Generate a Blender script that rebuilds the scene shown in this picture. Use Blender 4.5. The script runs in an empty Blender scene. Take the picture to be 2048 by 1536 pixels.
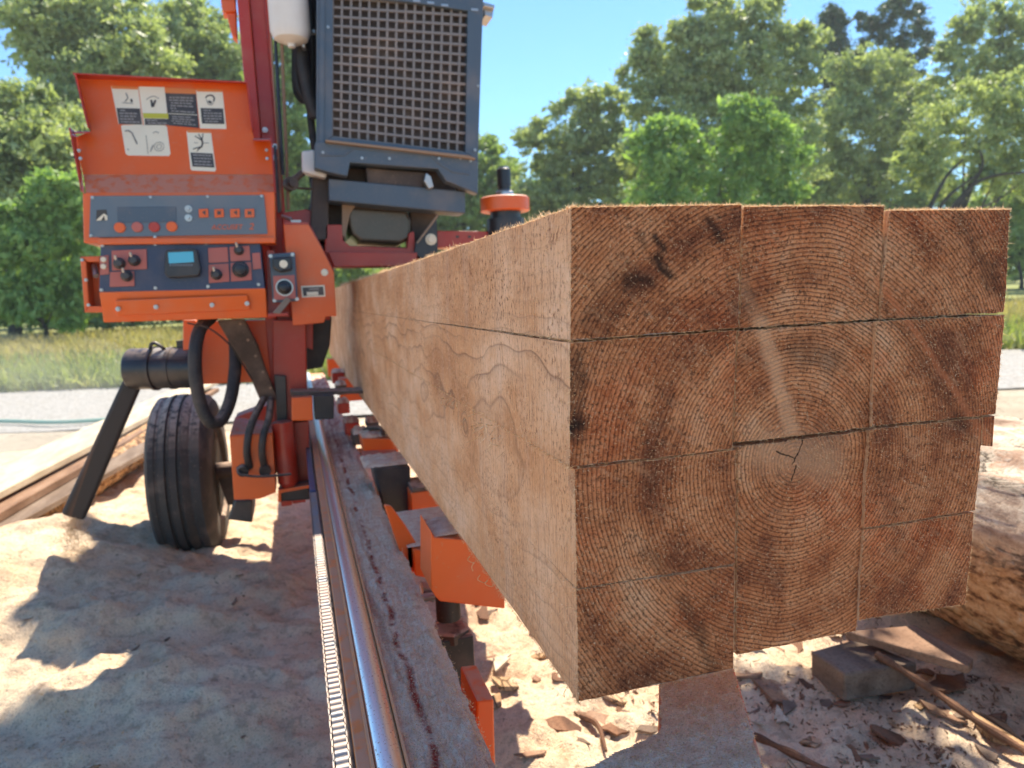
import bpy, math, random
import numpy as np
from mathutils import Vector, Matrix

# ------------------------------------------------------------------ camera frame
F = 1365.0
H = 1.05
_d1 = np.array([-439, -164, 1365.0]); _d1 /= np.linalg.norm(_d1)
_d2 = np.array([4376, -358, 1365.0]); _d2 -= _d1 * _d2.dot(_d1); _d2 /= np.linalg.norm(_d2)
_d3 = np.cross(_d1, _d2)
RM = np.array([_d2, _d1, -_d3])
sc = bpy.context.scene
C = sc.collection
cam_d = bpy.data.cameras.new('camera'); cam = bpy.data.objects.new('camera', cam_d); C.objects.link(cam)
cr, cd, cf = RM[:, 0], RM[:, 1], RM[:, 2]
cam.matrix_world = Matrix(((cr[0], -cd[0], -cf[0], 0), (cr[1], -cd[1], -cf[1], 0), (cr[2], -cd[2], -cf[2], H), (0, 0, 0, 1)))
cam_d.sensor_width = 36; cam_d.lens = F / 2048 * 36
cam_d.clip_start = 0.02; cam_d.clip_end = 2000
cam_d.dof.use_dof = True; cam_d.dof.focus_distance = 0.66; cam_d.dof.aperture_fstop = 7.8
sc.camera = cam
# ------------------------------------------------------------------ world, sun, exposure
SUN = Vector((0.33, 0.5, 1.0)).normalized()
w = bpy.data.worlds.new('World'); sc.world = w; w.use_nodes = True
nt = w.node_tree; nt.nodes.clear()
sky = nt.nodes.new('ShaderNodeTexSky'); sky.sky_type = 'NISHITA'; sky.sun_disc = False
sky.sun_elevation = math.asin(SUN.z); sky.sun_rotation = math.atan2(SUN.x, SUN.y)
sky.air_density = 1.0; sky.dust_density = 0.0; sky.ozone_density = 1.6; sky.altitude = 600
bg = nt.nodes.new('ShaderNodeBackground'); bg.inputs[1].default_value = 0.096
wo = nt.nodes.new('ShaderNodeOutputWorld')
tint = nt.nodes.new('ShaderNodeMix'); tint.data_type = 'RGBA'; tint.blend_type = 'MULTIPLY'; tint.inputs[0].default_value = 1; tint.inputs[7].default_value = (.56, .80, .95, 1)
nt.links.new(sky.outputs[0], tint.inputs[6]); nt.links.new(tint.outputs[2], bg.inputs[0]); nt.links.new(bg.outputs[0], wo.inputs[0])
sl = bpy.data.lights.new('sun', 'SUN'); sl.energy = 3.9; sl.angle = math.radians(0.55); sl.color = (1, 0.91, 0.76)
so = bpy.data.objects.new('sun', sl); C.objects.link(so); so.rotation_euler = SUN.to_track_quat('Z', 'Y').to_euler()
sc.view_settings.view_transform = 'Standard'; sc.view_settings.look = 'None'
sc.view_settings.exposure = 1.5; sc.view_settings.gamma = 1
sc.cycles.max_bounces = 8

# ------------------------------------------------------------------ helpers
rng = np.random.default_rng(7); random.seed(7)
def ray(u, v): return RM @ np.array([u - 1024, v - 768, F])
def PY(u, v, Y): r = ray(u, v); p = r * Y / r[1]; p[2] += H; return p
def PZ(u, v, Z): r = ray(u, v); p = r * (Z - H) / r[2]; p[2] += H; return p
def PX(u, v, X): r = ray(u, v); p = r * X / r[0]; p[2] += H; return p

def tag(o, label=None, cat=None, group=None, kind=None):
    if label: o['label'] = label
    if cat: o['category'] = cat
    if group: o['group'] = group
    if kind: o['kind'] = kind
    return o
def empty(name, loc, label, cat, group=None):
    o = bpy.data.objects.new(name, None); C.objects.link(o); o.location = loc; o.empty_display_size = 0.1
    return tag(o, label, cat, group)
ROOTLOC = {}
def link_mesh(name, verts, faces, mats, parent=None, smooth=False, matidx=None, bevel=0, seg=2):
    me = bpy.data.meshes.new(name)
    if isinstance(faces, np.ndarray): me.from_pydata(np.asarray(verts, float).tolist(), [], faces.tolist())
    else: me.from_pydata([tuple(map(float, v)) for v in verts], [], [tuple(map(int, f)) for f in faces])
    if not isinstance(mats, (list, tuple)): mats = [mats]
    for m in mats: me.materials.append(m)
    if matidx is not None: me.polygons.foreach_set('material_index', np.asarray(matidx, dtype=np.int32))
    if smooth: me.polygons.foreach_set('use_smooth', [True] * len(me.polygons))
    me.update()
    o = bpy.data.objects.new(name, me); C.objects.link(o)
    if parent is not None:
        o.parent = parent
        o.matrix_parent_inverse = Matrix.Identity(4)
        base = Vector((0, 0, 0)); q = parent
        while q is not None: base += q.location; q = q.parent
        o.location = -base
        # keep the location as offset: child vertices are world coordinates
    if bevel:
        b = o.modifiers.new('bevel', 'BEVEL'); b.width = bevel; b.segments = seg; b.limit_method = 'ANGLE'; b.angle_limit = math.radians(40)
    return o

class MB:
    def __init__(s): s.v = []; s.f = []; s.m = []
    def add(s, vs, fs, mi=0):
        n = len(s.v); s.v += [tuple(v) for v in vs]; s.f += [tuple(i + n for i in f) for f in fs]; s.m += [mi] * len(fs)
        return s
    def box(s, x0, x1, y0, y1, z0, z1, mi=0):
        vs = [(x, y, z) for x in (x0, x1) for y in (y0, y1) for z in (z0, z1)]
        return s.add(vs, [(0, 1, 3, 2), (4, 6, 7, 5), (0, 4, 5, 1), (2, 3, 7, 6), (0, 2, 6, 4), (1, 5, 7, 3)], mi)
    def prism(s, poly, d, mi=0):      # poly of 3d points, extruded by vector d
        n = len(poly); d = np.array(d, float); vs = [np.array(p, float) for p in poly]; vs += [p + d for p in vs]
        fs = [tuple(range(n)), tuple(range(2 * n - 1, n - 1, -1))] + [(i, i + n, (i + 1) % n + n, (i + 1) % n) for i in range(n)]
        nrm = np.zeros(3)
        for i in range(n):
            nrm += np.cross(vs[i], vs[(i + 1) % n])
        if nrm.dot(d) > 0: fs = [tuple(reversed(f)) for f in fs]
        return s.add(vs, fs, mi)
    def pp(s, pix, Y, t, mi=0):       # traced outline standing at depth Y, t thick
        return s.prism([PY(u, v, Y) for u, v in pix], (0, t, 0), mi)
    def pb(s, u0, v0, u1, v1, Y, t, mi=0):   # axis-aligned box by its front face
        a = PY(u0, (v0 + v1) / 2, Y); b = PY(u1, (v0 + v1) / 2, Y); um = (u0 + u1) / 2
        return s.box(a[0], b[0], Y, Y + t, PY(um, v1, Y)[2], PY(um, v0, Y)[2], mi)
    def tube(s, pts, r, n=12, mi=0, cap=True, closed=False):
        pts = [np.array(p, float) for p in pts]; m = len(pts)
        rr = r if hasattr(r, '__len__') else [r] * m
        up = np.array([0.13, 0.21, 0.97]); base = len(s.v); vs = []
        prev = None
        for i, p in enumerate(pts):
            if closed: t = pts[(i + 1) % m] - pts[i - 1]
            else: t = pts[min(i + 1, m - 1)] - pts[max(i - 1, 0)]
            t = t / (np.linalg.norm(t) + 1e-12)
            if prev is None:
                a = np.cross(t, up); 
                if np.linalg.norm(a) < 0.05: a = np.cross(t, np.array([1, 0, 0]))
            else: a = prev - t * prev.dot(t)
            a /= np.linalg.norm(a); prev = a; b = np.cross(t, a)
            for k in range(n):
                th = 2 * math.pi * k / n; vs.append(p + rr[i] * (math.cos(th) * a + math.sin(th) * b))
        fs = []
        for i in range(m if closed else m - 1):
            j = (i + 1) % m
            for k in range(n):
                k2 = (k + 1) % n
                fs.append((i * n + k, i * n + k2, j * n + k2, j * n + k))
        if cap and not closed:
            fs.append(tuple(range(n - 1, -1, -1))); fs.append(tuple((m - 1) * n + k for k in range(n)))
        return s.add(vs, fs, mi)
    def lathe(s, c, axis, prof, n=32, mi=0):   # prof: (along, radius)
        c = np.array(c, float); ax = np.array(axis, float); ax /= np.linalg.norm(ax)
        pts = [c + ax * a for a, r in prof]
        up = np.array([0, 0, 1.0]) if abs(ax[2]) < .9 else np.array([1.0, 0, 0])
        a = np.cross(ax, up); a /= np.linalg.norm(a); b = np.cross(ax, a)
        vs = [p + r * (math.cos(2 * math.pi * k / n) * a + math.sin(2 * math.pi * k / n) * b) for p, (q, r) in zip(pts, prof) for k in range(n)]
        m = len(prof)
        fs = [(i * n + k, i * n + (k + 1) % n, (i + 1) * n + (k + 1) % n, (i + 1) * n + k) for i in range(m - 1) for k in range(n)]
        if prof[0][1] > 1e-5: fs.append(tuple(range(n - 1, -1, -1)))
        if prof[-1][1] > 1e-5: fs.append(tuple((m - 1) * n + k for k in range(n)))
        return s.add(vs, fs, mi)
    def bolt(s, u, v, Y, r=0.006, h=0.006, mi=0, n=6):
        r *= .82
        p = PY(u, v, Y); return s.lathe(p, (0, -1, 0), [(-0.001, r * 1.5), (h * .3, r * 1.5), (h * .3, r), (h, r * .9)], n if n else 6, mi)
    def build(s, name, mats, parent=None, smooth=False, bevel=0, seg=2):
        o = link_mesh(name, s.v, s.f, mats, parent, smooth, s.m, bevel, seg)
        if smooth: # auto smooth by angle
            me = o.data
            try: me.set_sharp_from_angle(angle=math.radians(38))
            except Exception: pass
        return o
def build_each(mb, name, mats, parent=None, smooth=False):
    # connected pieces of mb become parts of their own
    par = list(range(len(mb.v)))
    def fd(a):
        while par[a] != a: par[a] = par[par[a]]; a = par[a]
        return a
    for f in mb.f:
        for k in f[1:]: par[fd(k)] = fd(f[0])
    gr = {}
    for f, m_ in zip(mb.f, mb.m): gr.setdefault(fd(f[0]), []).append((f, m_))
    for g in gr.values():
        ids = sorted({i for f, _ in g for i in f}); mp = {i: k for k, i in enumerate(ids)}
        o = link_mesh(name, [mb.v[i] for i in ids], [tuple(mp[i] for i in f) for f, _ in g], mats, parent, smooth, [m_ for _, m_ in g])
        if smooth:
            try: o.data.set_sharp_from_angle(angle=math.radians(38))
            except Exception: pass
def spline(pts, n=8):
    pts = [np.array(p, float) for p in pts]; P = [2 * pts[0] - pts[1]] + pts + [2 * pts[-1] - pts[-2]]; out = []
    for i in range(1, len(P) - 2):
        for k in range(n):
            t = k / n
            out.append(0.5 * ((2 * P[i]) + (-P[i - 1] + P[i + 1]) * t + (2 * P[i - 1] - 5 * P[i] + 4 * P[i + 1] - P[i + 2]) * t * t + (-P[i - 1] + 3 * P[i] - 3 * P[i + 1] + P[i + 2]) * t ** 3))
    out.append(pts[-1]); return out

# value noise for geometry
_perm = np.random.default_rng(3).random((64, 64, 64))
def vn(x, y, z=0.0):
    x = np.asarray(x, float); y = np.asarray(y, float); z = np.broadcast_to(np.asarray(z, float), np.broadcast(x, y).shape)
    xi = np.floor(x).astype(int); yi = np.floor(y).astype(int); zi = np.floor(z).astype(int)
    fx = x - xi; fy = y - yi; fz = z - zi
    fx = fx * fx * (3 - 2 * fx); fy = fy * fy * (3 - 2 * fy); fz = fz * fz * (3 - 2 * fz)
    g = lambda a, b, c: _perm[(xi + a) & 63, (yi + b) & 63, (zi + c) & 63]
    return ((g(0, 0, 0) * (1 - fx) + g(1, 0, 0) * fx) * (1 - fy) + (g(0, 1, 0) * (1 - fx) + g(1, 1, 0) * fx) * fy) * (1 - fz) + \
           ((g(0, 0, 1) * (1 - fx) + g(1, 0, 1) * fx) * (1 - fy) + (g(0, 1, 1) * (1 - fx) + g(1, 1, 1) * fx) * fy) * fz - 0.5
def fbm(x, y, z=0.0, o=4):
    s = 0; a = 1
    for i in range(o): s = s + a * vn(x * 2 ** i + 11.3 * i, y * 2 ** i + 5.7 * i, np.asarray(z) * 2 ** i); a *= .5
    return s

# ------------------------------------------------------------------ material helper
class NT:
    def __init__(s, name):
        s.mat = bpy.data.materials.new(name); s.mat.use_nodes = True; s.t = s.mat.node_tree; s.t.nodes.clear()
        s.out = s.t.nodes.new('ShaderNodeOutputMaterial'); s.bsdf = s.t.nodes.new('ShaderNodeBsdfPrincipled')
        s.t.links.new(s.bsdf.outputs[0], s.out.inputs[0])
    def n(s, typ, ins=None, **kw):
        x = s.t.nodes.new(typ)
        for k, v in kw.items(): setattr(x, k, v)
        for k, v in (ins or {}).items(): s.set(x.inputs[k], v)
        return x
    def set(s, sock, v):
        if isinstance(v, bpy.types.NodeSocket): s.t.links.new(v, sock)
        elif isinstance(v, bpy.types.Node): s.t.links.new(v.outputs[0], sock)
        else:
            if hasattr(sock.default_value, '__len__') and len(sock.default_value) == 4 and len(v) == 3: v = (*v, 1)
            sock.default_value = v
    def m(s, op, a, b=0.0, c=0.0, clamp=False):
        x = s.t.nodes.new('ShaderNodeMath'); x.operation = op; x.use_clamp = clamp
        s.set(x.inputs[0], a); s.set(x.inputs[1], b)
        if op in ('MULTIPLY_ADD', 'WRAP', 'SMOOTH_MIN'): s.set(x.inputs[2], c)
        return x.outputs[0]
    def vm(s, op, a, b=(0, 0, 0)):
        x = s.t.nodes.new('ShaderNodeVectorMath'); x.operation = op; s.set(x.inputs[0], a); s.set(x.inputs[1], b)
        return x.outputs[1] if op in ('LENGTH', 'DOT_PRODUCT', 'DISTANCE') else x.outputs[0]
    def noise(s, vec, scale, detail=4, rough=.55, lac=2.0, dist=0.0):
        x = s.n('ShaderNodeTexNoise', {'Scale': scale, 'Detail': detail, 'Roughness': rough, 'Distortion': dist}); s.set(x.inputs['Vector'], vec); return x.outputs[0]
    def ramp(s, fac, stops, interp='LINEAR'):
        x = s.t.nodes.new('ShaderNodeValToRGB'); x.color_ramp.interpolation = interp; s.set(x.inputs[0], fac)
        el = x.color_ramp.elements
        while len(el) < len(stops): el.new(0.5)
        for e, (p, c) in zip(el, stops):
            e.position = p; e.color = (c, c, c, 1) if not hasattr(c, '__len__') else (*c, 1)
        return x.outputs[0]
    def sstep(s, v, a, b):
        x = s.n('ShaderNodeMapRange', interpolation_type='SMOOTHSTEP'); s.set(x.inputs[0], v)
        x.inputs[1].default_value = a; x.inputs[2].default_value = b; return x.outputs[0]
    def mix(s, fac, a, b, bt='MIX'):
        x = s.t.nodes.new('ShaderNodeMix'); x.data_type = 'RGBA'; x.blend_type = bt
        s.set(x.inputs[0], fac); s.set(x.inputs[6], a); s.set(x.inputs[7], b); return x.outputs[2]
    def pos(s): return s.n('ShaderNodeNewGeometry').outputs['Position']
    def nrm(s): return s.n('ShaderNodeNewGeometry').outputs['True Normal']
    def xyz(s, v): x = s.n('ShaderNodeSeparateXYZ'); s.set(x.inputs[0], v); return x.outputs
    def cmb(s, a, b, c):
        x = s.n('ShaderNodeCombineXYZ'); s.set(x.inputs[0], a); s.set(x.inputs[1], b); s.set(x.inputs[2], c); return x.outputs[0]
    def bump(s, h, strength=.5, dist=.01):
        x = s.n('ShaderNodeBump', {'Strength': strength, 'Distance': dist}); s.set(x.inputs['Height'], h)
        s.t.links.new(x.outputs[0], s.bsdf.inputs['Normal']); return x
    def fin(s, col, rough=.6, metal=0.0, spec=.5):
        s.set(s.bsdf.inputs['Base Color'], col); s.set(s.bsdf.inputs['Roughness'], rough); s.set(s.bsdf.inputs['Metallic'], metal)
        s.set(s.bsdf.inputs['Specular IOR Level'], spec); return s.mat

DUST = (.50, .36, .27)
def paint(name, col, rough=.38, dust=.5, metal=0.0, spec=.5, wear=0.0):
    t = NT(name); p = t.pos(); nz = t.xyz(t.nrm())[2]
    n1 = t.noise(p, 9, 5); n2 = t.noise(p, 160, 3)
    var = t.mix(t.m('MULTIPLY', n1, .35), col, tuple(c * .62 for c in col))
    up = t.sstep(nz, .35, .9)
    film = t.m('MULTIPLY', t.sstep(n1, .45, .75), .22 * dust * 2)
    spk = t.m('MULTIPLY', t.sstep(n2, .62, .72), .5 * dust)
    top = t.m('MULTIPLY', t.m('MULTIPLY', up, t.sstep(t.noise(p, 45, 4), .28, .55)), min(1, dust * 1.6))
    f = t.m('MAXIMUM', t.m('MAXIMUM', film, spk), top, clamp=True)
    c = t.mix(f, var, DUST)
    r = t.m('ADD', t.m('MULTIPLY', f, .5), t.m('ADD', t.m('MULTIPLY', n1, .12), rough - .06), clamp=True)
    t.bump(t.m('ADD', t.m('MULTIPLY', n2, .3), t.noise(p, 25, 3)), .12, .003)
    return t.fin(c, r, metal, spec)
M = {}
M['orange'] = paint('orange_paint', (.80, .125, .014), .36, .36)
M['red'] = paint('red_paint', (.46, .035, .016), .34, .35)
M['slate'] = paint('slate_paint', (.075, .105, .14), .42, .35)
M['slate_l'] = paint('console_grey_paint', (.13, .17, .205), .5, .25)
M['navy'] = paint('navy_paint', (.03, .05, .105), .42, .25)
M['black'] = paint('black_rubber', (.022, .021, .022), .6, .35)
M['blackp'] = paint('black_plastic', (.018, .02, .025), .35, .2)
M['brownsteel'] = paint('dirty_dark_steel', (.07, .048, .038), .55, .6, .2)
M['steel'] = paint('bright_steel', (.50, .48, .46), .35, .3, .9)
M['white'] = paint('white_plastic', (.74, .72, .68), .4, .3)
M['salmon'] = paint('faded_red_label', (.50, .13, .10), .5, .2)
M['label'] = paint('label_white', (.86, .74, .54), .5, .25)
M['labelk'] = paint('label_black', (.06, .052, .045), .5, .3)
M['labelg'] = paint('label_text_grey', (.30, .26, .22), .5, .2)
M['labely'] = paint('label_yellow', (.55, .50, .04), .5, .2)
M['labelo'] = paint('label_orange', (.75, .22, .05), .5, .2)
M['rope'] = paint('rope_tan', (.30, .20, .13), .8, .5)
M['rust'] = paint('rusty_chute', (.035, .028, .024), .65, .35, .3)
M['blue_refl'] = paint('chain_reflection_blue', (.04, .07, .19), .35, .1)
def screen_mat():
    t = NT('cyan_display'); t.set(t.bsdf.inputs['Emission Color'], (.05, .35, .5, 1)); t.bsdf.inputs['Emission Strength'].default_value = .12
    return t.fin((.05, .25, .36), .2)
M['cyan'] = screen_mat()
def chrome_mat():
    t = NT('chrome_rail'); p = t.pos(); n = t.noise(p, 300, 3); n2 = t.noise(t.vm('MULTIPLY', p, (60, 3, 60)), 1, 3)
    f = t.sstep(n, .60, .70); c = t.mix(f, (.86, .88, .9), DUST)
    t.bump(t.m('ADD', f, t.m('MULTIPLY', n2, .3)), .15, .001)
    return t.fin(c, t.m('ADD', t.m('MULTIPLY', f, .4), t.m('ADD', .26, t.m('MULTIPLY', n2, .2))), t.m('SUBTRACT', 1.0, f))
M['chrome'] = chrome_mat()
def chute_mat():
    t = NT('rusty_streaked_chute'); p = t.pos(); x = t.xyz(p)
    s = t.m('ADD', x[0], t.m('MULTIPLY', x[2], -.42)); n = t.noise(p, 14, 4)
    f = t.m('MULTIPLY', t.sstep(t.noise(t.cmb(t.m('MULTIPLY', s, 22), 0, t.m('MULTIPLY', x[2], 1.0)), 1, 3), .5, .7), .85)
    c = t.mix(f, (.028, .022, .02), (.20, .085, .035)); t.bump(n, .3, .004)
    return t.fin(c, .6)
M['chute'] = chute_mat()

# --- wood ---------------------------------------------------------------
YF = 0.495
PITH = PY(1597, 927, YF)
def seg_mask(t, X, Z, a, b, w0, w1, nz=None, amp=0.0):
    A = PY(*a, YF); B = PY(*b, YF); dx, dz = B[0] - A[0], B[2] - A[2]; L = math.hypot(dx, dz); ux, uz = dx / L, dz / L
    px = t.m('SUBTRACT', X, A[0]); pz = t.m('SUBTRACT', Z, A[2])
    s = t.m('ADD', t.m('MULTIPLY', px, ux), t.m('MULTIPLY', pz, uz))
    d = t.m('SUBTRACT', t.m('MULTIPLY', pz, ux), t.m('MULTIPLY', px, uz))
    if nz is not None: d = t.m('ADD', d, t.m('MULTIPLY', t.m('SUBTRACT', nz, .5), amp))
    sc_ = t.m('MINIMUM', t.m('MAXIMUM', s, 0.0), L); e = t.m('SUBTRACT', s, sc_)
    dist = t.m('SQRT', t.m('ADD', t.m('MULTIPLY', d, d), t.m('MULTIPLY', e, e)))
    return t.m('SUBTRACT', 1.0, t.sstep(dist, w0, w1))
def ring_r(t, p, wob, ywob):
    x = t.xyz(p); dx = t.m('SUBTRACT', x[0], float(PITH[0])); dz = t.m('SUBTRACT', x[2], float(PITH[2]))
    r = t.m('SQRT', t.m('ADD', t.m('MULTIPLY', dx, dx), t.m('MULTIPLY', dz, dz)))
    q = t.vm('MULTIPLY', p, (1, ywob, 1))
    r = t.m('ADD', r, t.m('MULTIPLY', t.m('MULTIPLY', t.m('SUBTRACT', t.noise(q, 7, 2, .45), .5), wob), t.m('MINIMUM', 1.0, t.m('MULTIPLY', r, 9.0))))
    r = t.m('ADD', r, t.m('MULTIPLY', t.m('SUBTRACT', t.noise(q, 45, 2), .5), .0022))
    return r, dx, dz, x
def end_mat():
    t = NT('weathered_end_grain'); p = t.pos(); fine = t.noise(p, 330, 4, .7)
    r, dx, dz, x = ring_r(t, p, .026, 0.0)
    r2 = t.m('ADD', r, t.m('MULTIPLY', t.noise(t.cmb(t.m('MULTIPLY', r, 30), 0, 0), 1, 1), .006))
    ph = t.m('MULTIPLY', r2, 1 / .0037); fr = t.m('FRACT', ph)
    fr = t.m('FRACT', t.m('ADD', ph, t.m('MULTIPLY', fine, .22))); late = t.ramp(fr, [(0, .35), (.12, 0), (.45, .05), (.66, .35), (.80, 1), (.95, 1), (1, .35)])
    irr = t.m('MULTIPLY', late, t.m('ADD', .35, t.m('MULTIPLY', t.noise(t.cmb(t.m('MULTIPLY', t.m('FLOOR', ph), .37), 0, t.m('MULTIPLY', dx, 6)), 3, 2), 1.0)))
    irr = t.m('MULTIPLY', irr, t.m('SUBTRACT', 1.0, t.m('MULTIPLY', t.sstep(t.noise(p, 130, 3), .5, .75), .4)))
    blot = t.noise(p, 13, 6, .62, dist=.8)
    band = t.noise(t.cmb(t.m('MULTIPLY', r, 24), t.m('MULTIPLY', dx, 7), t.m('MULTIPLY', dz, 7)), 1, 3, .55)
    ang = t.cmb(t.m('MULTIPLY', t.m('DIVIDE', dx, t.m('ADD', r, .02)), 6), t.m('MULTIPLY', t.m('DIVIDE', dz, t.m('ADD', r, .02)), 6), t.m('MULTIPLY', r, 9))
    rad = t.noise(ang, 1.3, 4, .6)
    diag = t.vm('MULTIPLY', t.n('ShaderNodeVectorRotate', {'Vector': p, 'Angle': math.radians(-33)}, rotation_type='Y_AXIS').outputs[0], (28, 0, 150))
    saw = t.noise(diag, 1, 4, .6)
    fine2 = t.noise(p, 1100, 3, .7)
    c = t.ramp(t.m('ADD', t.m('MULTIPLY', blot, .30), t.m('ADD', t.m('MULTIPLY', band, .38), t.m('ADD', .085, t.m('MULTIPLY', rad, .19)))), [(.38, (.13, .044, .022)), (.45, (.30, .100, .042)), (.51, (.52, .192, .076)), (.57, (.70, .305, .135)), (.65, (.80, .45, .25))])
    c = t.mix(t.m('MULTIPLY', irr, .78), c, (.13, .036, .016))
    redz = t.m('MULTIPLY', t.sstep(t.noise(t.vm('ADD', p, (5, 0, 3)), 8, 4, .6), .5, .68), .55)
    c = t.mix(redz, c, t.mix(1.0, c, (1.0, .58, .42), 'MULTIPLY'))
    c = t.mix(t.m('MULTIPLY', t.sstep(saw, .5, .72), .35), c, (.62, .36, .20))
    c = t.mix(t.m('MULTIPLY', t.sstep(fine, .57, .68), .5), c, (.70, .44, .26))
    c = t.mix(t.m('MULTIPLY', t.sstep(fine, .48, .38), .70), c, (.06, .022, .012))
    c = t.mix(t.m('MULTIPLY', t.sstep(fine2, .60, .70), .45), c, (.80, .58, .40))
    X, Z = x[0], x[2]; nz = t.noise(p, 60, 4)
    # marks with a shape of their own
    st = seg_mask(t, X, Z, (1532, 650), (1590, 860), .0015, .013, nz, .012)
    c = t.mix(t.m('MULTIPLY', st, .6), c, (.80, .46, .26))
    st = seg_mask(t, X, Z, (1490, 570), (1530, 650), .001, .012, nz, .012)
    c = t.mix(t.m('MULTIPLY', st, .28), c, (.66, .38, .21))
    for a, b, w_, k in (((1308, 475), (1322, 500), .006, .85), ((1312, 515), (1340, 552), .006, .9), ((1255, 560), (1300, 566), .009, .7), ((1418, 440), (1440, 478), .008, .75), ((1275, 470), (1290, 490), .006, .5),
                        ((1150, 860), (1152, 720), .016, .6), ((1146, 860), (1150, 850), .013, .85), ((1370, 1200), (1430, 1340), .010, .45), ((1300, 1100), (1330, 1150), .012, .35),
                        ((1925, 430), (2010, 590), .018, .45), ((1240, 560), (1200, 640), .03, .35), ((1600, 700), (1680, 720), .02, .4), ((1770, 960), (1800, 1100), .02, .35)):
        mk = seg_mask(t, X, Z, a, b, w_ * .05, w_ * 1.05, nz, w_ * 2.4)
        c = t.mix(t.m('MULTIPLY', mk, k), c, (.028, .017, .013))
    mk = seg_mask(t, X, Z, (1748, 575), (1958, 895), .0008, .005, nz, .005)
    c = t.mix(t.m('MULTIPLY', mk, .3), c, (.10, .04, .02))
    mk = seg_mask(t, X, Z, (1765, 560), (1975, 880), .0012, .0055, nz, .006)
    c = t.mix(t.m('MULTIPLY', mk, .5), c, (.60, .20, .085))
    mk = seg_mask(t, X, Z, (1540, 900), (1660, 925), .004, .036, nz, .012)
    c = t.mix(t.m('MULTIPLY', mk, .5), c, (.72, .42, .24))
    nk = t.noise(p, 220, 4)
    for a, b in (((1618, 870), (1602, 910)), ((1602, 910), (1592, 930)), ((1560, 905), (1594, 918)), ((1600, 934), (1590, 965))):
        mk = seg_mask(t, X, Z, a, b, .0003, .0011, nk, .005)
        c = t.mix(t.m('MULTIPLY', mk, .9), c, (.012, .006, .004))
    h = t.m('ADD', t.m('MULTIPLY', fine, .9), t.m('ADD', t.m('MULTIPLY', irr, -.30), t.m('ADD', t.m('MULTIPLY', saw, .45), t.m('MULTIPLY', fine2, .45))))
    t.bump(h, 1.0, .0034)
    return t.fin(c, .85, 0, .15)
M['end'] = end_mat()
def side_mat():
    t = NT('fresh_sawn_side'); p = t.pos()
    r, dx, dz, x = ring_r(t, p, .036, .7)
    kn = PX(930, 852, .204); dk = t.vm('LENGTH', t.vm('MULTIPLY', t.vm('SUBTRACT', p, tuple(map(float, kn))), (0, .75, 1.0)))
    kb = t.m('SUBTRACT', 1.0, t.sstep(dk, .0, .05)); r = t.m('ADD', r, t.m('MULTIPLY', kb, .022))
    ph = t.m('MULTIPLY', r, 1 / .0085); fr = t.m('FRACT', ph)
    line = t.ramp(fr, [(0, .25), (.06, 0), (.6, .05), (.86, .35), (.945, 1), (1, .3)])
    mod = t.sstep(t.noise(t.cmb(t.m('MULTIPLY', t.m('FLOOR', ph), .7), t.m('MULTIPLY', x[1], 1.2), 0), 2, 2), .32, .62)
    line = t.m('MULTIPLY', line, mod)
    nearrow = t.m('MULTIPLY', t.sstep(x[2], 1.045, .99), t.m('ADD', .3, t.m('MULTIPLY', t.sstep(x[2], .80, .92), .7)))      # top course shows almost none of it
    line = t.m('MULTIPLY', line, t.m('ADD', .25, t.m('MULTIPLY', nearrow, .75)))
    vert = t.noise(t.vm('MULTIPLY', p, (30, 420, 26)), 1, 4, .6)       # band-saw marks stand upright
    vert2 = t.noise(t.vm('MULTIPLY', p, (10, 28, 3)), 1, 3, .5)
    pit = t.noise(t.vm('MULTIPLY', p, (200, 300, 190)), 1, 4, .65)
    big = t.noise(t.vm('MULTIPLY', p, (3, 5, 9)), 1, 5, .6)
    c = t.ramp(big, [(.28, (.47, .21, .09)), (.45, (.65, .335, .16)), (.6, (.75, .45, .26)), (.75, (.83, .57, .39))])
    c = t.mix(t.m('MULTIPLY', t.sstep(vert2, .45, .75), .25), c, (.65, .50, .39))
    c = t.mix(t.m('MULTIPLY', line, .75), c, (.20, .10, .06))
    c = t.mix(t.m('MULTIPLY', t.sstep(vert, .52, .34), .5), c, (.32, .15, .08))
    kr = t.m('MULTIPLY', t.sstep(dk, .004, .009), t.m('SUBTRACT', 1.0, t.sstep(dk, .009, .013)))
    c = t.mix(t.m('MULTIPLY', t.m('SUBTRACT', 1.0, t.sstep(dk, .008, .013)), .5), c, (.42, .22, .11)); c = t.mix(t.m('MULTIPLY', kr, .6), c, (.16, .08, .05))
    # dark pores, densest near the fresh end of the top course
    dens = t.m('ADD', t.m('ADD', .25, t.m('MULTIPLY', t.sstep(t.noise(p, 14, 3), .42, .62), .4)), t.m('MULTIPLY', t.sstep(x[2], .98, 1.05), .3), clamp=True)
    c = t.mix(t.m('MULTIPLY', t.sstep(pit, .46, .36), dens), c, (.16, .06, .025))
    c = t.mix(t.m('MULTIPLY', t.sstep(pit, .58, .68), .4), c, (.74, .57, .42))
    h = t.m('ADD', t.m('MULTIPLY', pit, .8), t.m('ADD', t.m('MULTIPLY', vert, .6), t.m('MULTIPLY', line, -.2)))
    t.bump(h, .95, .0018)
    return t.fin(c, .8, 0, .2)
M['side'] = side_mat()
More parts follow.
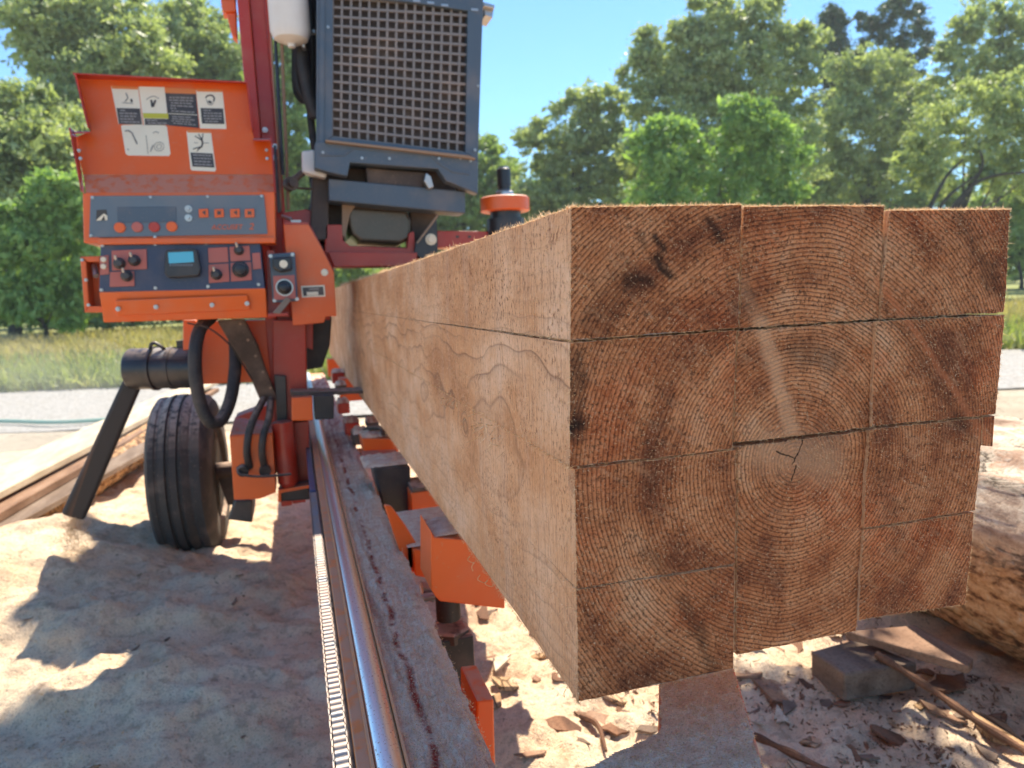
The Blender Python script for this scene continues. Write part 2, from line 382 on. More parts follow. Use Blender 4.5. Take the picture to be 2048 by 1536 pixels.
def fibre_mat():
    t = NT('loose_wood_fibre'); p = t.pos(); n = t.noise(p, 300, 2)
    c = t.ramp(n, [(.3, (.55, .32, .15)), (.55, (.78, .56, .33)), (.75, (.90, .76, .54))])
    t.fin(c, .7, 0, .2); tr = t.n('ShaderNodeBsdfTranslucent'); t.set(tr.inputs[0], c)
    mx = t.n('ShaderNodeMixShader', {0: .35}); t.t.links.new(t.bsdf.outputs[0], mx.inputs[1]); t.t.links.new(tr.outputs[0], mx.inputs[2]); t.t.links.new(mx.outputs[0], t.out.inputs[0])
    return t.mat
M['fibre'] = fibre_mat()
def plank_mat(name, cols, sc_=6):
    t = NT(name); p = t.pos(); n = t.noise(t.vm('MULTIPLY', p, (sc_ * 3, sc_ * .5, sc_ * 3)), 1, 5); f = t.noise(p, 150, 3)
    c = t.ramp(n, [(.3, cols[0]), (.55, cols[1]), (.75, cols[2])]); c = t.mix(t.m('MULTIPLY', t.sstep(f, .5, .35), .4), c, tuple(a * .5 for a in cols[0]))
    t.bump(t.m('ADD', n, t.m('MULTIPLY', f, .4)), .4, .004); return t.fin(c, .8, 0, .2)
M['pale'] = plank_mat('pale_board', ((.42, .33, .22), (.58, .48, .34), (.66, .57, .43)))
M['brownb'] = plank_mat('brown_board', ((.16, .085, .05), (.27, .16, .10), (.36, .24, .16)))
M['darkb'] = plank_mat('grey_brown_offcut', ((.12, .08, .055), (.20, .14, .10), (.28, .21, .155)))
M['stick'] = plank_mat('bark_stick', ((.10, .05, .03), (.20, .10, .055), (.30, .17, .10)))
def sawdust_mat(name, heavy=True):
    t = NT(name); p = t.pos(); n = t.noise(p, 3.5, 6, .6); f = t.noise(p, 230, 4, .7); g = t.noise(p, 34, 5, .6); s = t.noise(p, 620, 2, .6)
    c = t.ramp(n, [(.3, (.70, .46, .29)), (.5, (.88, .65, .43)), (.7, (.92, .74, .53))])
    c = t.mix(t.m('MULTIPLY', t.sstep(g, .5, .3), .4), c, (.34, .22, .15)); c = t.mix(t.m('MULTIPLY', t.sstep(t.noise(t.vm('ADD', p, (3, 1, 0)), 19, 6, .7), .54, .66), .5), c, (.40, .26, .17))
    c = t.mix(t.m('MULTIPLY', t.sstep(t.noise(p, 11, 5), .58, .7), .35), c, (.33, .19, .11))
    c = t.mix(t.m('MULTIPLY', t.sstep(f, .46, .34), .6), c, (.26, .16, .10)); c = t.mix(t.m('MULTIPLY', t.sstep(t.noise(p, 70, 5, .7), .60, .68), .7), c, (.20, .12, .08))
    c = t.mix(t.m('MULTIPLY', t.sstep(s, .58, .68), .5), c, (.74, .62, .47))
    t.bump(t.m('ADD', t.m('MULTIPLY', f, .7), t.m('MULTIPLY', g, 1.6)), 1.0, .012)
    return t.fin(c, .95, 0, .1)
M['sawdust'] = sawdust_mat('sawdust')
def railtop_mat():
    t = NT('sawdust_over_red_rail'); p = t.pos(); x = t.xyz(p)
    f = t.noise(p, 380, 4, .7); g = t.noise(p, 60, 4, .6); n = t.noise(t.vm('MULTIPLY', p, (60, 7, 1)), 1, 4)
    c = t.ramp(g, [(.3, (.80, .54, .38)), (.5, (.94, .72, .54)), (.7, (.96, .84, .68))])
    c = t.mix(t.m('MULTIPLY', t.sstep(f, .44, .34), .5), c, (.26, .14, .10))
    c = t.mix(t.m('MULTIPLY', t.sstep(f, .57, .68), .5), c, (.76, .66, .55))
    d = t.m('ABSOLUTE', t.m('SUBTRACT', x[0], t.m('ADD', .107, t.m('MULTIPLY', t.m('SUBTRACT', t.noise(t.cmb(0, t.m('MULTIPLY', x[1], 9), 0), 1, 3), .5), .03))))
    red = t.m('MULTIPLY', t.m('SUBTRACT', 1.0, t.sstep(d, .0005, .008)), t.sstep(t.noise(p, 26, 4), .40, .56))
    red2 = t.m('MULTIPLY', t.m('MULTIPLY', t.sstep(x[0], .125, .08), t.sstep(n, .54, .66)), .45)
    red2 = t.m('MAXIMUM', red2, t.m('MULTIPLY', t.m('MULTIPLY', t.sstep(x[1], 1.7, 2.6), t.sstep(n, .45, .62)), .7))
    rr = t.m('MULTIPLY', t.m('MAXIMUM', red, red2), t.sstep(f, .62, .5))
    c = t.mix(rr, c, (.46, .035, .016))
    t.bump(t.m('ADD', f, t.m('MULTIPLY', rr, -.5)), 1.0, .006)
    return t.fin(c, t.m('SUBTRACT', .95, t.m('MULTIPLY', rr, .5)), 0, .3)
M['railtop'] = railtop_mat()
def ground_mat():
    t = NT('sandy_dirt_ground'); p = t.pos(); x = t.xyz(p)
    n = t.noise(p, .5, 6, .65); f = t.noise(p, 25, 5, .7); f2 = t.noise(p, 90, 3, .7); b = t.noise(p, 2.2, 5)
    c = t.ramp(n, [(.3, (.24, .19, .135)), (.5, (.36, .30, .22)), (.7, (.44, .38, .29))])
    c = t.mix(t.m('MULTIPLY', t.sstep(f, .5, .35), .6), c, (.13, .10, .07))
    c = t.mix(t.m('MULTIPLY', t.sstep(f2, .56, .66), .5), c, (.55, .50, .42))
    # dry pasture beyond the track
    far = t.sstep(t.m('ADD', x[1], t.m('MULTIPLY', x[0], .31)), 10.0, 13)
    g = t.ramp(t.noise(p, .35, 5, .6), [(.35, (.30, .24, .12)), (.5, (.26, .27, .10)), (.68, (.14, .20, .06))])
    g = t.mix(t.m('MULTIPLY', t.sstep(f, .5, .3), .5), g, (.09, .10, .04))
    c = t.mix(far, c, g)
    t.bump(t.m('ADD', f, t.m('MULTIPLY', b, 2)), .5, .03); return t.fin(c, .95, 0, .1)
M['ground'] = ground_mat()
def gravel_mat():
    t = NT('pale_gravel_track'); p = t.pos(); v = t.n('ShaderNodeTexVoronoi', {'Vector': p, 'Scale': 32}); f = t.noise(p, 8, 5)
    c = t.mix(t.m('MULTIPLY', v.outputs['Color'], .8), (.22, .21, .19), (.46, .44, .41)); c = t.mix(t.m('MULTIPLY', t.sstep(f, .5, .3), .5), c, (.30, .26, .21))
    t.bump(v.outputs['Distance'], .5, .02); return t.fin(c, .95, 0, .1)
M['gravel'] = gravel_mat()
def bark_mat(name, c0, c1, c2, sc_=1.0, dirty=.3):
    t = NT(name); p = t.pos(); q = t.vm('MULTIPLY', p, (9 * sc_, 2.6 * sc_, 9 * sc_))
    v = t.n('ShaderNodeTexVoronoi', {'Vector': t.vm('ADD', q, t.vm('MULTIPLY', t.n('ShaderNodeTexNoise', {'Vector': q, 'Scale': 2.0}).outputs['Color'], (.3, .3, .3))), 'Scale': 1.6, 'Randomness': 1.0}, feature='DISTANCE_TO_EDGE')
    cr_ = t.sstep(v.outputs['Distance'], .005, .07); n = t.noise(p, 22, 5, .65); f = t.noise(p, 130, 4, .7)
    c = t.ramp(n, [(.3, c0), (.5, c1), (.72, c2)]); c = t.mix(t.m('MULTIPLY', t.m('SUBTRACT', 1.0, cr_), .75), c, tuple(a * .3 for a in c0)); vv = t.n('ShaderNodeTexVoronoi', {'Vector': q, 'Scale': 1.6}); c = t.mix(.35, c, t.mix(vv.outputs['Color'], tuple(a * .6 for a in c1), tuple(min(1, a * 1.25) for a in c2)))
    c = t.mix(t.m('MULTIPLY', t.sstep(f, .5, .36), .4), c, tuple(a * .4 for a in c0))
    c = t.mix(t.m('MULTIPLY', t.sstep(t.noise(p, 5, 4), .5, .68), dirty), c, (.52, .40, .28))
    t.bump(t.m('ADD', t.m('MULTIPLY', cr_, 1.2), t.m('MULTIPLY', n, .8)), .9, .012); return t.fin(c, .9, 0, .15)
def bark2():
    t = NT('flaky_pine_bark'); p = t.pos(); x = t.xyz(p)
    q = t.vm('MULTIPLY', p, (16, 5.5, 16)); a = t.noise(q, 1, 8, .62, dist=.4); b_ = t.noise(t.vm('MULTIPLY', p, (9, 4, 9)), 1, 3, .5); f = t.noise(p, 120, 5, .7)
    rid = t.m('ABSOLUTE', t.m('SUBTRACT', a, .5)); crack = t.m('MULTIPLY', t.m('SUBTRACT', 1.0, t.sstep(rid, .004, .035)), t.sstep(b_, .42, .55))
    c = t.ramp(a, [(.32, (.26, .17, .12)), (.43, (.50, .38, .28)), (.52, (.66, .57, .44)), (.60, (.52, .32, .21)), (.68, (.70, .62, .50))])
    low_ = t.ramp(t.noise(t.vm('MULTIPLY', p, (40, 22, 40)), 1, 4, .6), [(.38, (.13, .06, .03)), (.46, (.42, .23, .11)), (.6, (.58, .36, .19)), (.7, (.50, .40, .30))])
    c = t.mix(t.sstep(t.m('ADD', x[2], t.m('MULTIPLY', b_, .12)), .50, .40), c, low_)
    c = t.mix(t.m('MULTIPLY', crack, .85), c, (.05, .03, .02)); c = t.mix(t.m('MULTIPLY', t.sstep(f, .48, .36), .5), c, (.14, .09, .06)); c = t.mix(t.m('MULTIPLY', t.sstep(f, .6, .7), .5), c, (.74, .62, .46))
    t.bump(t.m('ADD', t.m('MULTIPLY', a, 2.0), t.m('ADD', t.m('MULTIPLY', crack, -.8), t.m('MULTIPLY', f, .5))), .6, .007); return t.fin(c, .95, 0, .1)
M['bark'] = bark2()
M['barkb'] = bark_mat('stripped_log_underside', (.26, .14, .07), (.38, .23, .12), (.48, .32, .18), 2.2, .5)
M['trunk'] = bark_mat('tree_bark', (.045, .035, .03), (.08, .065, .05), (.13, .11, .09), .2, 0)
def leaf_mat(name, a, b, c_, tr=.38):
    t = NT(name); p = t.pos(); n = t.noise(p, .9, 4, .6); m2 = t.noise(p, 4.5, 2)
    c = t.ramp(t.m('ADD', t.m('MULTIPLY', n, .6), t.m('MULTIPLY', m2, .4)), [(.36, a), (.5, b), (.64, c_)])
    t.fin(c, .5, 0, .3); ts = t.n('ShaderNodeBsdfTranslucent'); t.set(ts.inputs[0], t.mix(1.0, c, (1.25, 1.35, .6), 'MULTIPLY'))
    mx = t.n('ShaderNodeMixShader', {0: tr}); t.t.links.new(t.bsdf.outputs[0], mx.inputs[1]); t.t.links.new(ts.outputs[0], mx.inputs[2]); t.t.links.new(mx.outputs[0], t.out.inputs[0])
    return t.mat
M['leaf_olive'] = leaf_mat('grey_green_leaves', (.20, .25, .12), (.37, .42, .20), (.56, .59, .33))
M['leaf_mid'] = leaf_mat('mid_green_leaves', (.16, .23, .08), (.28, .37, .13), (.44, .50, .22))
M['leaf_lime'] = leaf_mat('lime_green_leaves', (.17, .27, .08), (.27, .40, .13), (.40, .52, .20), .4)
M['leaf_dark'] = leaf_mat('dark_conifer_needles', (.05, .085, .045), (.085, .13, .065), (.13, .18, .10), .25)
M['grass_g'] = leaf_mat('green_grass_blades', (.18, .23, .07), (.30, .34, .12), (.46, .42, .22))
M['grass_d'] = leaf_mat('dry_grass_blades', (.28, .22, .09), (.38, .31, .15), (.46, .40, .22))

# ================================================================== ground, track, sawdust
def gz(x, y):   # height of the sawdust / dirt near the mill
    z = 0.26 * np.exp(-(((x + 1.0) / .55) ** 2 + ((y - 2.75) / .75) ** 2))
    z = z + 0.05 * np.exp(-(((x + .35) / .5) ** 2 + ((y - 2.2) / .5) ** 2))
    fall = np.exp(-((x - .2) / 3.2) ** 2 - ((y - 2.5) / 4.5) ** 2)
    z = z + fall * (0.06 * fbm(x * 2.3, y * 2.3, 1.5, 5) + .06 * fbm(x * 6, y * 9, 3.5, 5) + .02 * np.abs(vn(x * 13, y * 17, 4.2)) + .05 * np.maximum(0, vn(x * 3, y * 5, 2.2) - .12) + .05 * np.abs(vn(x * 4.1, y * 3.1, 7.2)))
    return z
bm = MB(); xs = [-900, -300, -120, -60, -30, -12, -7, 7, 12, 30, 60, 120, 300, 900]; ys = [-300, -60, -20, -3.5, 10, 14, 20, 30, 60, 120, 300, 900]
vs = [(x, y, -0.10 + (0.0 if y < 20 else 0.05)) for y in ys for x in xs]
fs = [(j * len(xs) + i, j * len(xs) + i + 1, (j + 1) * len(xs) + i + 1, (j + 1) * len(xs) + i) for j in range(len(ys) - 1) for i in range(len(xs) - 1)]
bm.add(vs, fs); tag(bm.build('ground', M['ground']), kind='structure')
def sheet(name, x0, x1, nx, y0, y1, ny, zf, mat, yf=None):
    X, Y = np.meshgrid(np.linspace(x0, x1, nx), np.linspace(y0, y1, ny))
    if yf is not None: Y = yf(X, Y)
    Z = zf(X, Y)
    v = np.stack([X.ravel(), Y.ravel(), Z.ravel()], 1)
    f = [(j * nx + i, j * nx + i + 1, (j + 1) * nx + i + 1, (j + 1) * nx + i) for j in range(ny - 1) for i in range(nx - 1)]
    return link_mesh(name, v, f, mat, smooth=True)
def edge_fade(x, y):
    d = np.maximum(np.maximum(np.abs(x - .3) - 2.9, 0) / .9, np.maximum(np.abs(y - 2.9) - 2.6, 0) / 1.2)
    return np.clip(d, 0, 1)
tag(sheet('sawdust_ground', -3.6, 4.2, 620, -1.0, 6.9, 620, lambda x, y: gz(x, y) * (1 - edge_fade(x, y)) - .115 * edge_fade(x, y) ** 2, M['sawdust']), kind='structure')
tag(sheet('gravel_track', -40, 40, 120, 0, 1, 14, lambda x, y: -.085 + .03 * vn(x * .8, y * .8, 2.0) + .02 * vn(x * 5, y * 5, 2.0) , M['gravel'],
          lambda X, Y: 6.9 + Y * 3.6 - .31 * X + .3 * vn(X * .5, Y * 3, 5.5)), kind='structure')

# ================================================================== timbers
def strands(P, D, L, Wd, curl, segs=3):
    """curled ribbons as (verts, faces)"""
    n = len(P); P = np.asarray(P); D = np.asarray(D) / (np.linalg.norm(D, axis=1, keepdims=True) + 1e-9)
    R1 = rng.normal(size=(n, 3)); side = np.cross(D, R1); side /= np.linalg.norm(side, axis=1, keepdims=True) + 1e-9
    bend = np.cross(side, D); L = np.asarray(L).reshape(n, 1); Wd = np.asarray(Wd).reshape(n, 1); cu = np.asarray(curl).reshape(n, 1)
    vs = []
    for k in range(segs + 1):
        t = k / segs; ctr = P + D * L * t * (1 - .3 * np.abs(cu) * t) + bend * L * cu * t * t
        ww = Wd * (1 - .75 * t); vs += [ctr - side * ww, ctr + side * ww]
    V = np.stack(vs, 1).reshape(-1, 3); K = 2 * (segs + 1); Fs = []
    base = np.arange(n) * K
    for k in range(segs):
        Fs.append(np.stack([base + 2 * k, base + 2 * k + 1, base + 2 * k + 3, base + 2 * k + 2], 1))
    return V, np.concatenate(Fs)
LEN = 4.12
def timber(label, q, yo=0.0, nsec=5, taper=0.0, ext=None, fib=1.0, leftshow=False, topshow=False, name='sawn_timber', up=0.0, xl=None):
    TL, TR, BR, BL = [PY(*a, YF + yo) for a in q]
    wd = np.linalg.norm(TR - TL); ht = np.linalg.norm(TL - BL); nx = max(8, int(wd / .0016)); nz = max(8, int(ht / .0016))
    s, t = np.meshgrid(np.linspace(0, 1, nx + 1), np.linspace(0, 1, nz + 1))      # t: 0 top
    s3, t3 = s[..., None], t[..., None]
    P = (TL * (1 - s3) + TR * s3) * (1 - t3) + (BL * (1 - s3) + BR * s3) * t3
    x, z = P[..., 0], P[..., 2]
    eb = np.minimum(np.minimum(s, 1 - s) * nx, np.minimum(t, 1 - t) * nz); edge = np.exp(-eb / 1.2)
    P[..., 0] += edge * (.0008 * vn(x * 320, z * 320, 1.5) + .0012 * vn(x * 90, z * 90, 2.5)) + .0006 * vn(x * 600, z * 600, 9.1)
    P[..., 2] += edge * (.0008 * vn(x * 320, z * 320, 5.5) + .0014 * vn(x * 90, z * 90, 6.5)) + .0006 * vn(x * 600, z * 600, 12.1)
    P[..., 1] += .0009 * fbm(x * 160, z * 160, .5, 3) + .0022 * vn(x * 22, z * 22, 4.5) + edge * .0005
    V = [P.reshape(-1, 3)]; nxx = nx + 1
    idx = np.arange((nx + 1) * (nz + 1)).reshape(nz + 1, nx + 1)
    Fc = np.stack([idx[:-1, :-1].ravel(), idx[1:, :-1].ravel(), idx[1:, 1:].ravel(), idx[:-1, 1:].ravel()], 1)
    per = np.concatenate([idx[0, :-1], idx[:-1, -1], idx[-1, :0:-1], idx[:0:-1, 0]])     # TL>TR>BR>BL
    pw = P.reshape(-1, 3)[per].copy(); base = len(V[0]); n = len(per)
    S0 = ((TL * (1 - s3) + TR * s3) * (1 - t3) + (BL * (1 - s3) + BR * s3) * t3).reshape(-1, 3)[per]
    ysec = YF + yo + .0 + (LEN) * (np.linspace(0, 1, nsec + 1)[1:] ** 2.2 if nsec > 10 else np.linspace(0, 1, nsec + 1)[1:])
    secs = []
    for y in ysec:
        q_ = S0.copy(); q_[:, 1] = y
        j = .0009 if nsec > 10 else 0
        q_[:, 0] += j * (vn(q_[:, 2] * 55, q_[:, 1] * 60, 3.3) + .6 * vn(q_[:, 2] * 9, q_[:, 1] * 140, 3.3)); q_[:, 2] += j * vn(q_[:, 0] * 55, q_[:, 1] * 60, 8.3)
        q_[:, 2] -= taper * min(1, (y - YF) / .7) ** 1.2
        k_ = min(1, (y - YF) / .06); w_l = np.clip(1 - (S0[:, 0] - TL[0]) / (TR[0] - TL[0]), 0, 1); w_t = np.clip((S0[:, 2] - BL[2]) / (TL[2] - BL[2]), 0, 1)
        q_[:, 2] += up * k_ * w_t
        if xl is not None: q_[:, 0] += (xl - (TL[0] * w_t + BL[0] * (1 - w_t))) * min(1, (y - YF) / .12) * w_l
        secs.append(q_)
    V += secs; V = np.concatenate(V); sides = []
    prev = per; cur = base + np.arange(n)
    for k in range(len(secs)):
        sides.append(np.stack([prev, np.roll(prev, -1), np.roll(cur, -1), cur], 1)); prev = cur; cur = cur + n
    S_ = np.concatenate(sides)
    faces = [tuple(f) for f in Fc] + [tuple(f) for f in S_] + [tuple(prev[::-1])]
    mi = [0] * len(Fc) + [1] * len(S_) + [0]
    if ext:   # small step left standing on the edge
        pts = [PY(*a, YF + yo) for a in ext]; m = len(pts); b = len(V)
        V = np.concatenate([V, np.array(pts), np.array(pts) + np.array([0, LEN, 0])])
        faces += [tuple(b + i for i in range(m))[::-1], tuple(b + m + i for i in range(m))]; mi += [0, 0]
        for i in range(m): faces.append((b + i, b + (i + 1) % m, b + m + (i + 1) % m, b + m + i)); mi.append(1)
    me = bpy.data.meshes.new(name); me.from_pydata(V.tolist(), [], [tuple(map(int, f)) for f in faces])
    me.materials.append(M['end']); me.materials.append(M['side']); me.polygons.foreach_set('material_index', np.array(mi, dtype=np.int32))
    me.polygons.foreach_set('use_smooth', [True] * len(me.polygons)); me.update()
    try: me.set_sharp_from_angle(angle=math.radians(50))
    except Exception: pass
    o = bpy.data.objects.new(name, me); C.objects.link(o)
    tag(o, label, 'timber', 'sawn timbers stacked three wide on the sawmill bed')
    # loose fibres
    Ps, Ds, Ls, Ws = [], [], [], []
    nf = int(1900 * fib * wd * ht / .0155)
    fi = rng.integers(0, len(P.reshape(-1, 3)), nf); pf = P.reshape(-1, 3)[fi]
    keep = rng.random(nf) < np.clip(.5 + 1.6 * vn(pf[:, 0] * 40, pf[:, 2] * 40, 2.2), .12, 1); pf = pf[keep]
    Ps.append(pf + [0, -.0002, 0]); d = rng.normal(size=pf.shape); d[:, 1] = -np.abs(d[:, 1]) * .7 - .15; d[:, 2] -= .2; Ds.append(d); Ls.append(.0009 + .0018 * rng.random(len(pf))); Ws.append(.00013 + .00022 * rng.random(len(pf)))
    ne = int(800 * fib * (2 * wd + 2 * ht) / .5)
    ei = rng.integers(0, n, ne); pe = pw[ei]; d = rng.normal(size=pe.shape) * .8; c0 = pw.mean(0); out = pe - c0; out[:, 1] = 0; out /= np.linalg.norm(out, axis=1, keepdims=True)
    d += out * .7; d[:, 1] -= .3; Ps.append(pe); Ds.append(d); Ls.append(.001 + .0028 * rng.random(ne) ** 2); Ws.append(.00010 + .0002 * rng.random(ne))
    if topshow:   # furry top arris, lit from behind
        m_ = 2600; s_ = rng.random(m_); pe = TL * (1 - s_[:, None]) + TR * s_[:, None]; pe[:, 1] += rng.random(m_) ** 2 * .02
        d = rng.normal(size=pe.shape) * .9; d[:, 2] = np.abs(d[:, 2]) * .7 + .1; Ps.append(pe); Ds.append(d); Ls.append(.0012 + .003 * rng.random(m_) ** 2); Ws.append(.00013 + .0002 * rng.random(m_))
    if leftshow:
        m_ = 5200; yy = YF + 2.6 * rng.random(m_) ** 1.7; clump = np.clip(.25 + 1.8 * vn(yy * 30, yy * 0, 3.1), 0, 1)
        if topshow:
            pe = np.stack([np.full(m_, TL[0]) + .004 * rng.random(m_), yy, np.full(m_, TL[2]) - taper * np.minimum(1, (yy - YF) / .5) ** .8], 1)
            d = rng.normal(size=pe.shape) * .8; d[:, 2] = np.abs(d[:, 2]); d[:, 0] -= .35; Ps.append(pe); Ds.append(d); Ls.append((.002 + .007 * rng.random(m_) ** 2 * (.4 + clump)) * (.7 + .5 * (yy - .5))); Ws.append((.00018 + .0003 * rng.random(m_)) * (.7 + .6 * (yy - .5)))
        # lower arris fuzz
        m2 = 1500; yy = YF + 1.6 * rng.random(m2) ** 1.5
        pe = np.stack([np.full(m2, BL[0]), yy, np.full(m2, BL[2]) - taper * np.minimum(1, (yy - YF) / .5) ** .8], 1)
        d = rng.normal(size=pe.shape) * .6; d[:, 0] -= .5; d[:, 2] -= .5; Ps.append(pe); Ds.append(d); Ls.append(.0012 + .0045 * rng.random(m2) ** 3); Ws.append(.00015 + .0002 * rng.random(m2))
        m3 = 3000; yy = YF + 1.5 * rng.random(m3) ** 1.6; tz = rng.random(m3)
        pe = np.stack([TL[0] + (BL[0] - TL[0]) * tz - .0002, yy, TL[2] + (BL[2] - TL[2]) * tz], 1)
        d = rng.normal(size=pe.shape) * .7; d[:, 0] = -np.abs(d[:, 0]) * .5 - .1; Ps.append(pe); Ds.append(d); Ls.append(.0012 + .0035 * rng.random(m3) ** 3); Ws.append(.00012 + .00018 * rng.random(m3))
    Pa, Da, La, Wa = np.concatenate(Ps), np.concatenate(Ds), np.concatenate(Ls), np.concatenate(Ws)
    FV, FF = strands(Pa, Da, La, Wa, rng.normal(size=len(Pa)) * .7)
    me = bpy.data.meshes.new('wood_fibres'); me.from_pydata(FV.tolist(), [], FF.tolist()); me.materials.append(M['fibre']); me.update()
    c = bpy.data.objects.new('wood_fibres', me); C.objects.link(c); c.parent = o; c['kind'] = 'stuff'
    return o
T = {}
T['a1'] = timber('black-stained timber at the left end of the top course, its fuzzy top edge lit', ((1143, 415), (1484, 410), (1476, 656), (1142, 680)), 0.000, 60, .0021, leftshow=True, topshow=True)
T['a2'] = timber('middle timber of the top course showing arching growth rings', ((1488.5, 413), (1769, 412), (1757, 638), (1479.5, 655.5)), .006, topshow=True)
T['a3'] = timber('timber at the right end of the top course, with a gap open on its left', ((1782, 421), (2021, 419), (2008, 624), (1760.5, 639)), .004, topshow=True)
T['b1'] = timber('left timber of the second course with dark stains down its left edge', ((1141, 686), (1472, 661.5), (1466, 898), (1140, 934)), .001, 60, leftshow=True, xl=.2040)
T['b2'] = timber('middle timber of the second course crossed by a pale radial streak', ((1475.5, 661.5), (1750, 643.5), (1741, 854), (1469.5, 886)), .005)
T['b3'] = timber('right timber of the second course with a reddish scratch running down it', ((1754, 643), (2010, 630), (1992, 829), (1744, 852)), .001)
T['c1'] = timber('left timber of the third course, stepped out above the lowest left timber', ((1150, 939), (1473, 901), (1470.5, 1129), (1154, 1177)), .002, 60, leftshow=True, up=.0026, xl=.2042)
T['c2'] = timber('double-height uncut timber holding the cracked pith of the log', ((1477, 895), (1737, 862), (1713, 1262), (1473, 1310)), .005)
T['c3'] = timber('right timber of the third course with a small step sawn on its outer edge', ((1740, 860), (1966, 836), (1951, 1021), (1728, 1056)), .001, ext=((1966, 835), (1989, 832), (1985, 893), (1964, 891)))
T['d1'] = timber('lowest timber of the left column, hanging below its neighbours', ((1153.5, 1180), (1470, 1132.5), (1467, 1338), (1157, 1403)), .0015, 60, leftshow=True, up=.0019, xl=.2041)
T['d3'] = timber('lowest timber of the right column, over the bark-covered log', ((1728, 1060.5), (1949, 1026), (1931, 1208), (1717.5, 1240)), .002)
# torn curls hanging from the lower left arris
bm = MB()
for (u, v, Y, dx, dz) in ((940, 1112, 0, .01, -.012), (960, 1150, 0, .014, -.014), (1132, 1378, 0, -.006, -.014), (975, 1160, 0, .012, -.012), (948, 1125, 0, -.004, -.014)):
    X = PY(1157, 1403, YF)[0]; p = PX(u, v, X - .001); k = p[1]
    pts = spline([p, p + [-.004 * k, 0, dz * .5 * k], p + [dx * k * .5, 0, dz * k], p + [dx * k, .002, dz * k * .8]], 5)
    bm.tube(pts, [.0007 * k * (1 - .6 * i / len(pts)) for i in range(len(pts))], 5)
build_each(bm, 'hanging_splinter', M['fibre'], T['d1'])

# ================================================================== the sawing head (one thing: it rolls along the rail)
head = empty('saw_carriage', (-.12, 2.5, 0), 'orange saw carriage with open control box, tall mast and grey engine radiator', 'saw carriage')
YC = 2.2
# --- control box
bm = MB()
bm.pp([(165, 386), (549, 383), (551, 482), (167, 486)], YC, .16)
bm.pp([(194, 476), (551, 474), (551, 486), (195, 489)], YC - .012, .10)
cbox = bm.build('control_box', M['orange'], head, bevel=.003)
# lid (open, leaning back): plate, lower lip, side flanges, ears
def tilt(pix, Y0, v0, k):   # leaning plate: Y grows as v rises above v0
    return [PY(u, v, Y0 + (v0 - v) * k) for u, v in pix]
lid = MB()
lid.prism(tilt([(153, 155), (493, 165), (504, 262), (509, 279), (541, 279), (549, 349), (166, 349), (148, 276), (181, 262)], 2.26, 349, .0004), (0, .006, .001))
lid_o = lid.build('control_box_lid', M['orange'], cbox, bevel=.001)
bm = MB()
lp = [PY(166, 349, 2.258), PY(549, 349, 2.258), PY(549, 386, 2.20), PY(172, 386, 2.20)]; bm.prism(lp, (0, .006, -.004))
bm.build('lid_lip', M['orange'], lid_o, bevel=.001)
bm = MB()
a, b = PY(153, 155, 2.335), PY(181, 262, 2.293); bm.prism([a, b, b + [.004, -.05, .0], a + [.006, -.05, -.003]], (.004, 0, 0))
bm.prism([a, a + [0, -.035, .003], PY(493, 165, 2.30) + [0, -.0, .003], PY(493, 165, 2.335)], (0, 0, -.004))
a, b = PY(148, 263, 2.29), PY(166, 386, 2.24); bm.prism([a, b, b + [.002, -.03, 0], a + [0.0, -.05, 0]], (.004, 0, 0))
bm.prism([PY(148, 263, 2.29), PY(181, 262, 2.29), PY(180, 263, 2.24), PY(148, 265, 2.24)], (0, 0, -.004))
a, b = PY(493, 165, 2.335), PY(504, 262, 2.293); bm.prism([a, b, b + [0, -.04, 0], a + [0, -.04, 0]], (.004, 0, 0))
bm.prism([PY(506, 277, 2.29), PY(541, 277, 2.29), PY(541, 279, 2.21), PY(507, 279, 2.21)], (0, 0, -.004))
a, b = PY(541, 279, 2.28), PY(549, 386, 2.22); bm.prism([a, b, b + [0, -.05, 0], a + [0, -.05, 0]], (.004, 0, 0))
bm.build('lid_flange', M['red'], lid_o, bevel=.001)
bm = MB()
for u, v in ((158, 301), (161, 317), (533, 300), (534, 317)): bm.bolt(u, v, 2.2 if u < 300 else 2.268, .004, .004)
build_each(bm, 'lid_bolt', M['steel'], lid_o, smooth=True)
# safety labels on the lid
LY = lambda v: 2.26 + (349 - v) * .0004 - .0012
def lab(mb, pix, mi, off=0.0, t=.0006): mb.prism([PY(u, v, LY(v) - off) for u, v in pix], (0, t, 0), mi)
def quadmap(c, s, t): # c: TL TR BR BL
    c = [np.array(a, float) for a in c]; return tuple((c[0] * (1 - s) + c[1] * s) * (1 - t) + (c[3] * (1 - s) + c[2] * s) * t)
def qrect(c, s0, t0, s1, t1): return [quadmap(c, s0, t0), quadmap(c, s1, t0), quadmap(c, s1, t1), quadmap(c, s0, t1)]
LM = [M['label'], M['labelk'], M['labelg'], M['labely'], M['labelo']]
def text_rows(mb, c, n, s0=.08, s1=.92, t0=0.06, t1=.95, seed=1, mi=2):
    r = random.Random(seed)
    for i in range(n):
        ta = t0 + (t1 - t0) * (i + .2) / n; tb = t0 + (t1 - t0) * (i + .72) / n; s = s0 + r.random() * .06
        while s < s1 - .05:
            w_ = .06 + r.random() * .16; e = min(s + w_, s1); lab(mb, qrect(c, s, ta, e, tb), mi, .0012, .0004); s = e + .03
            if r.random() < .06: break
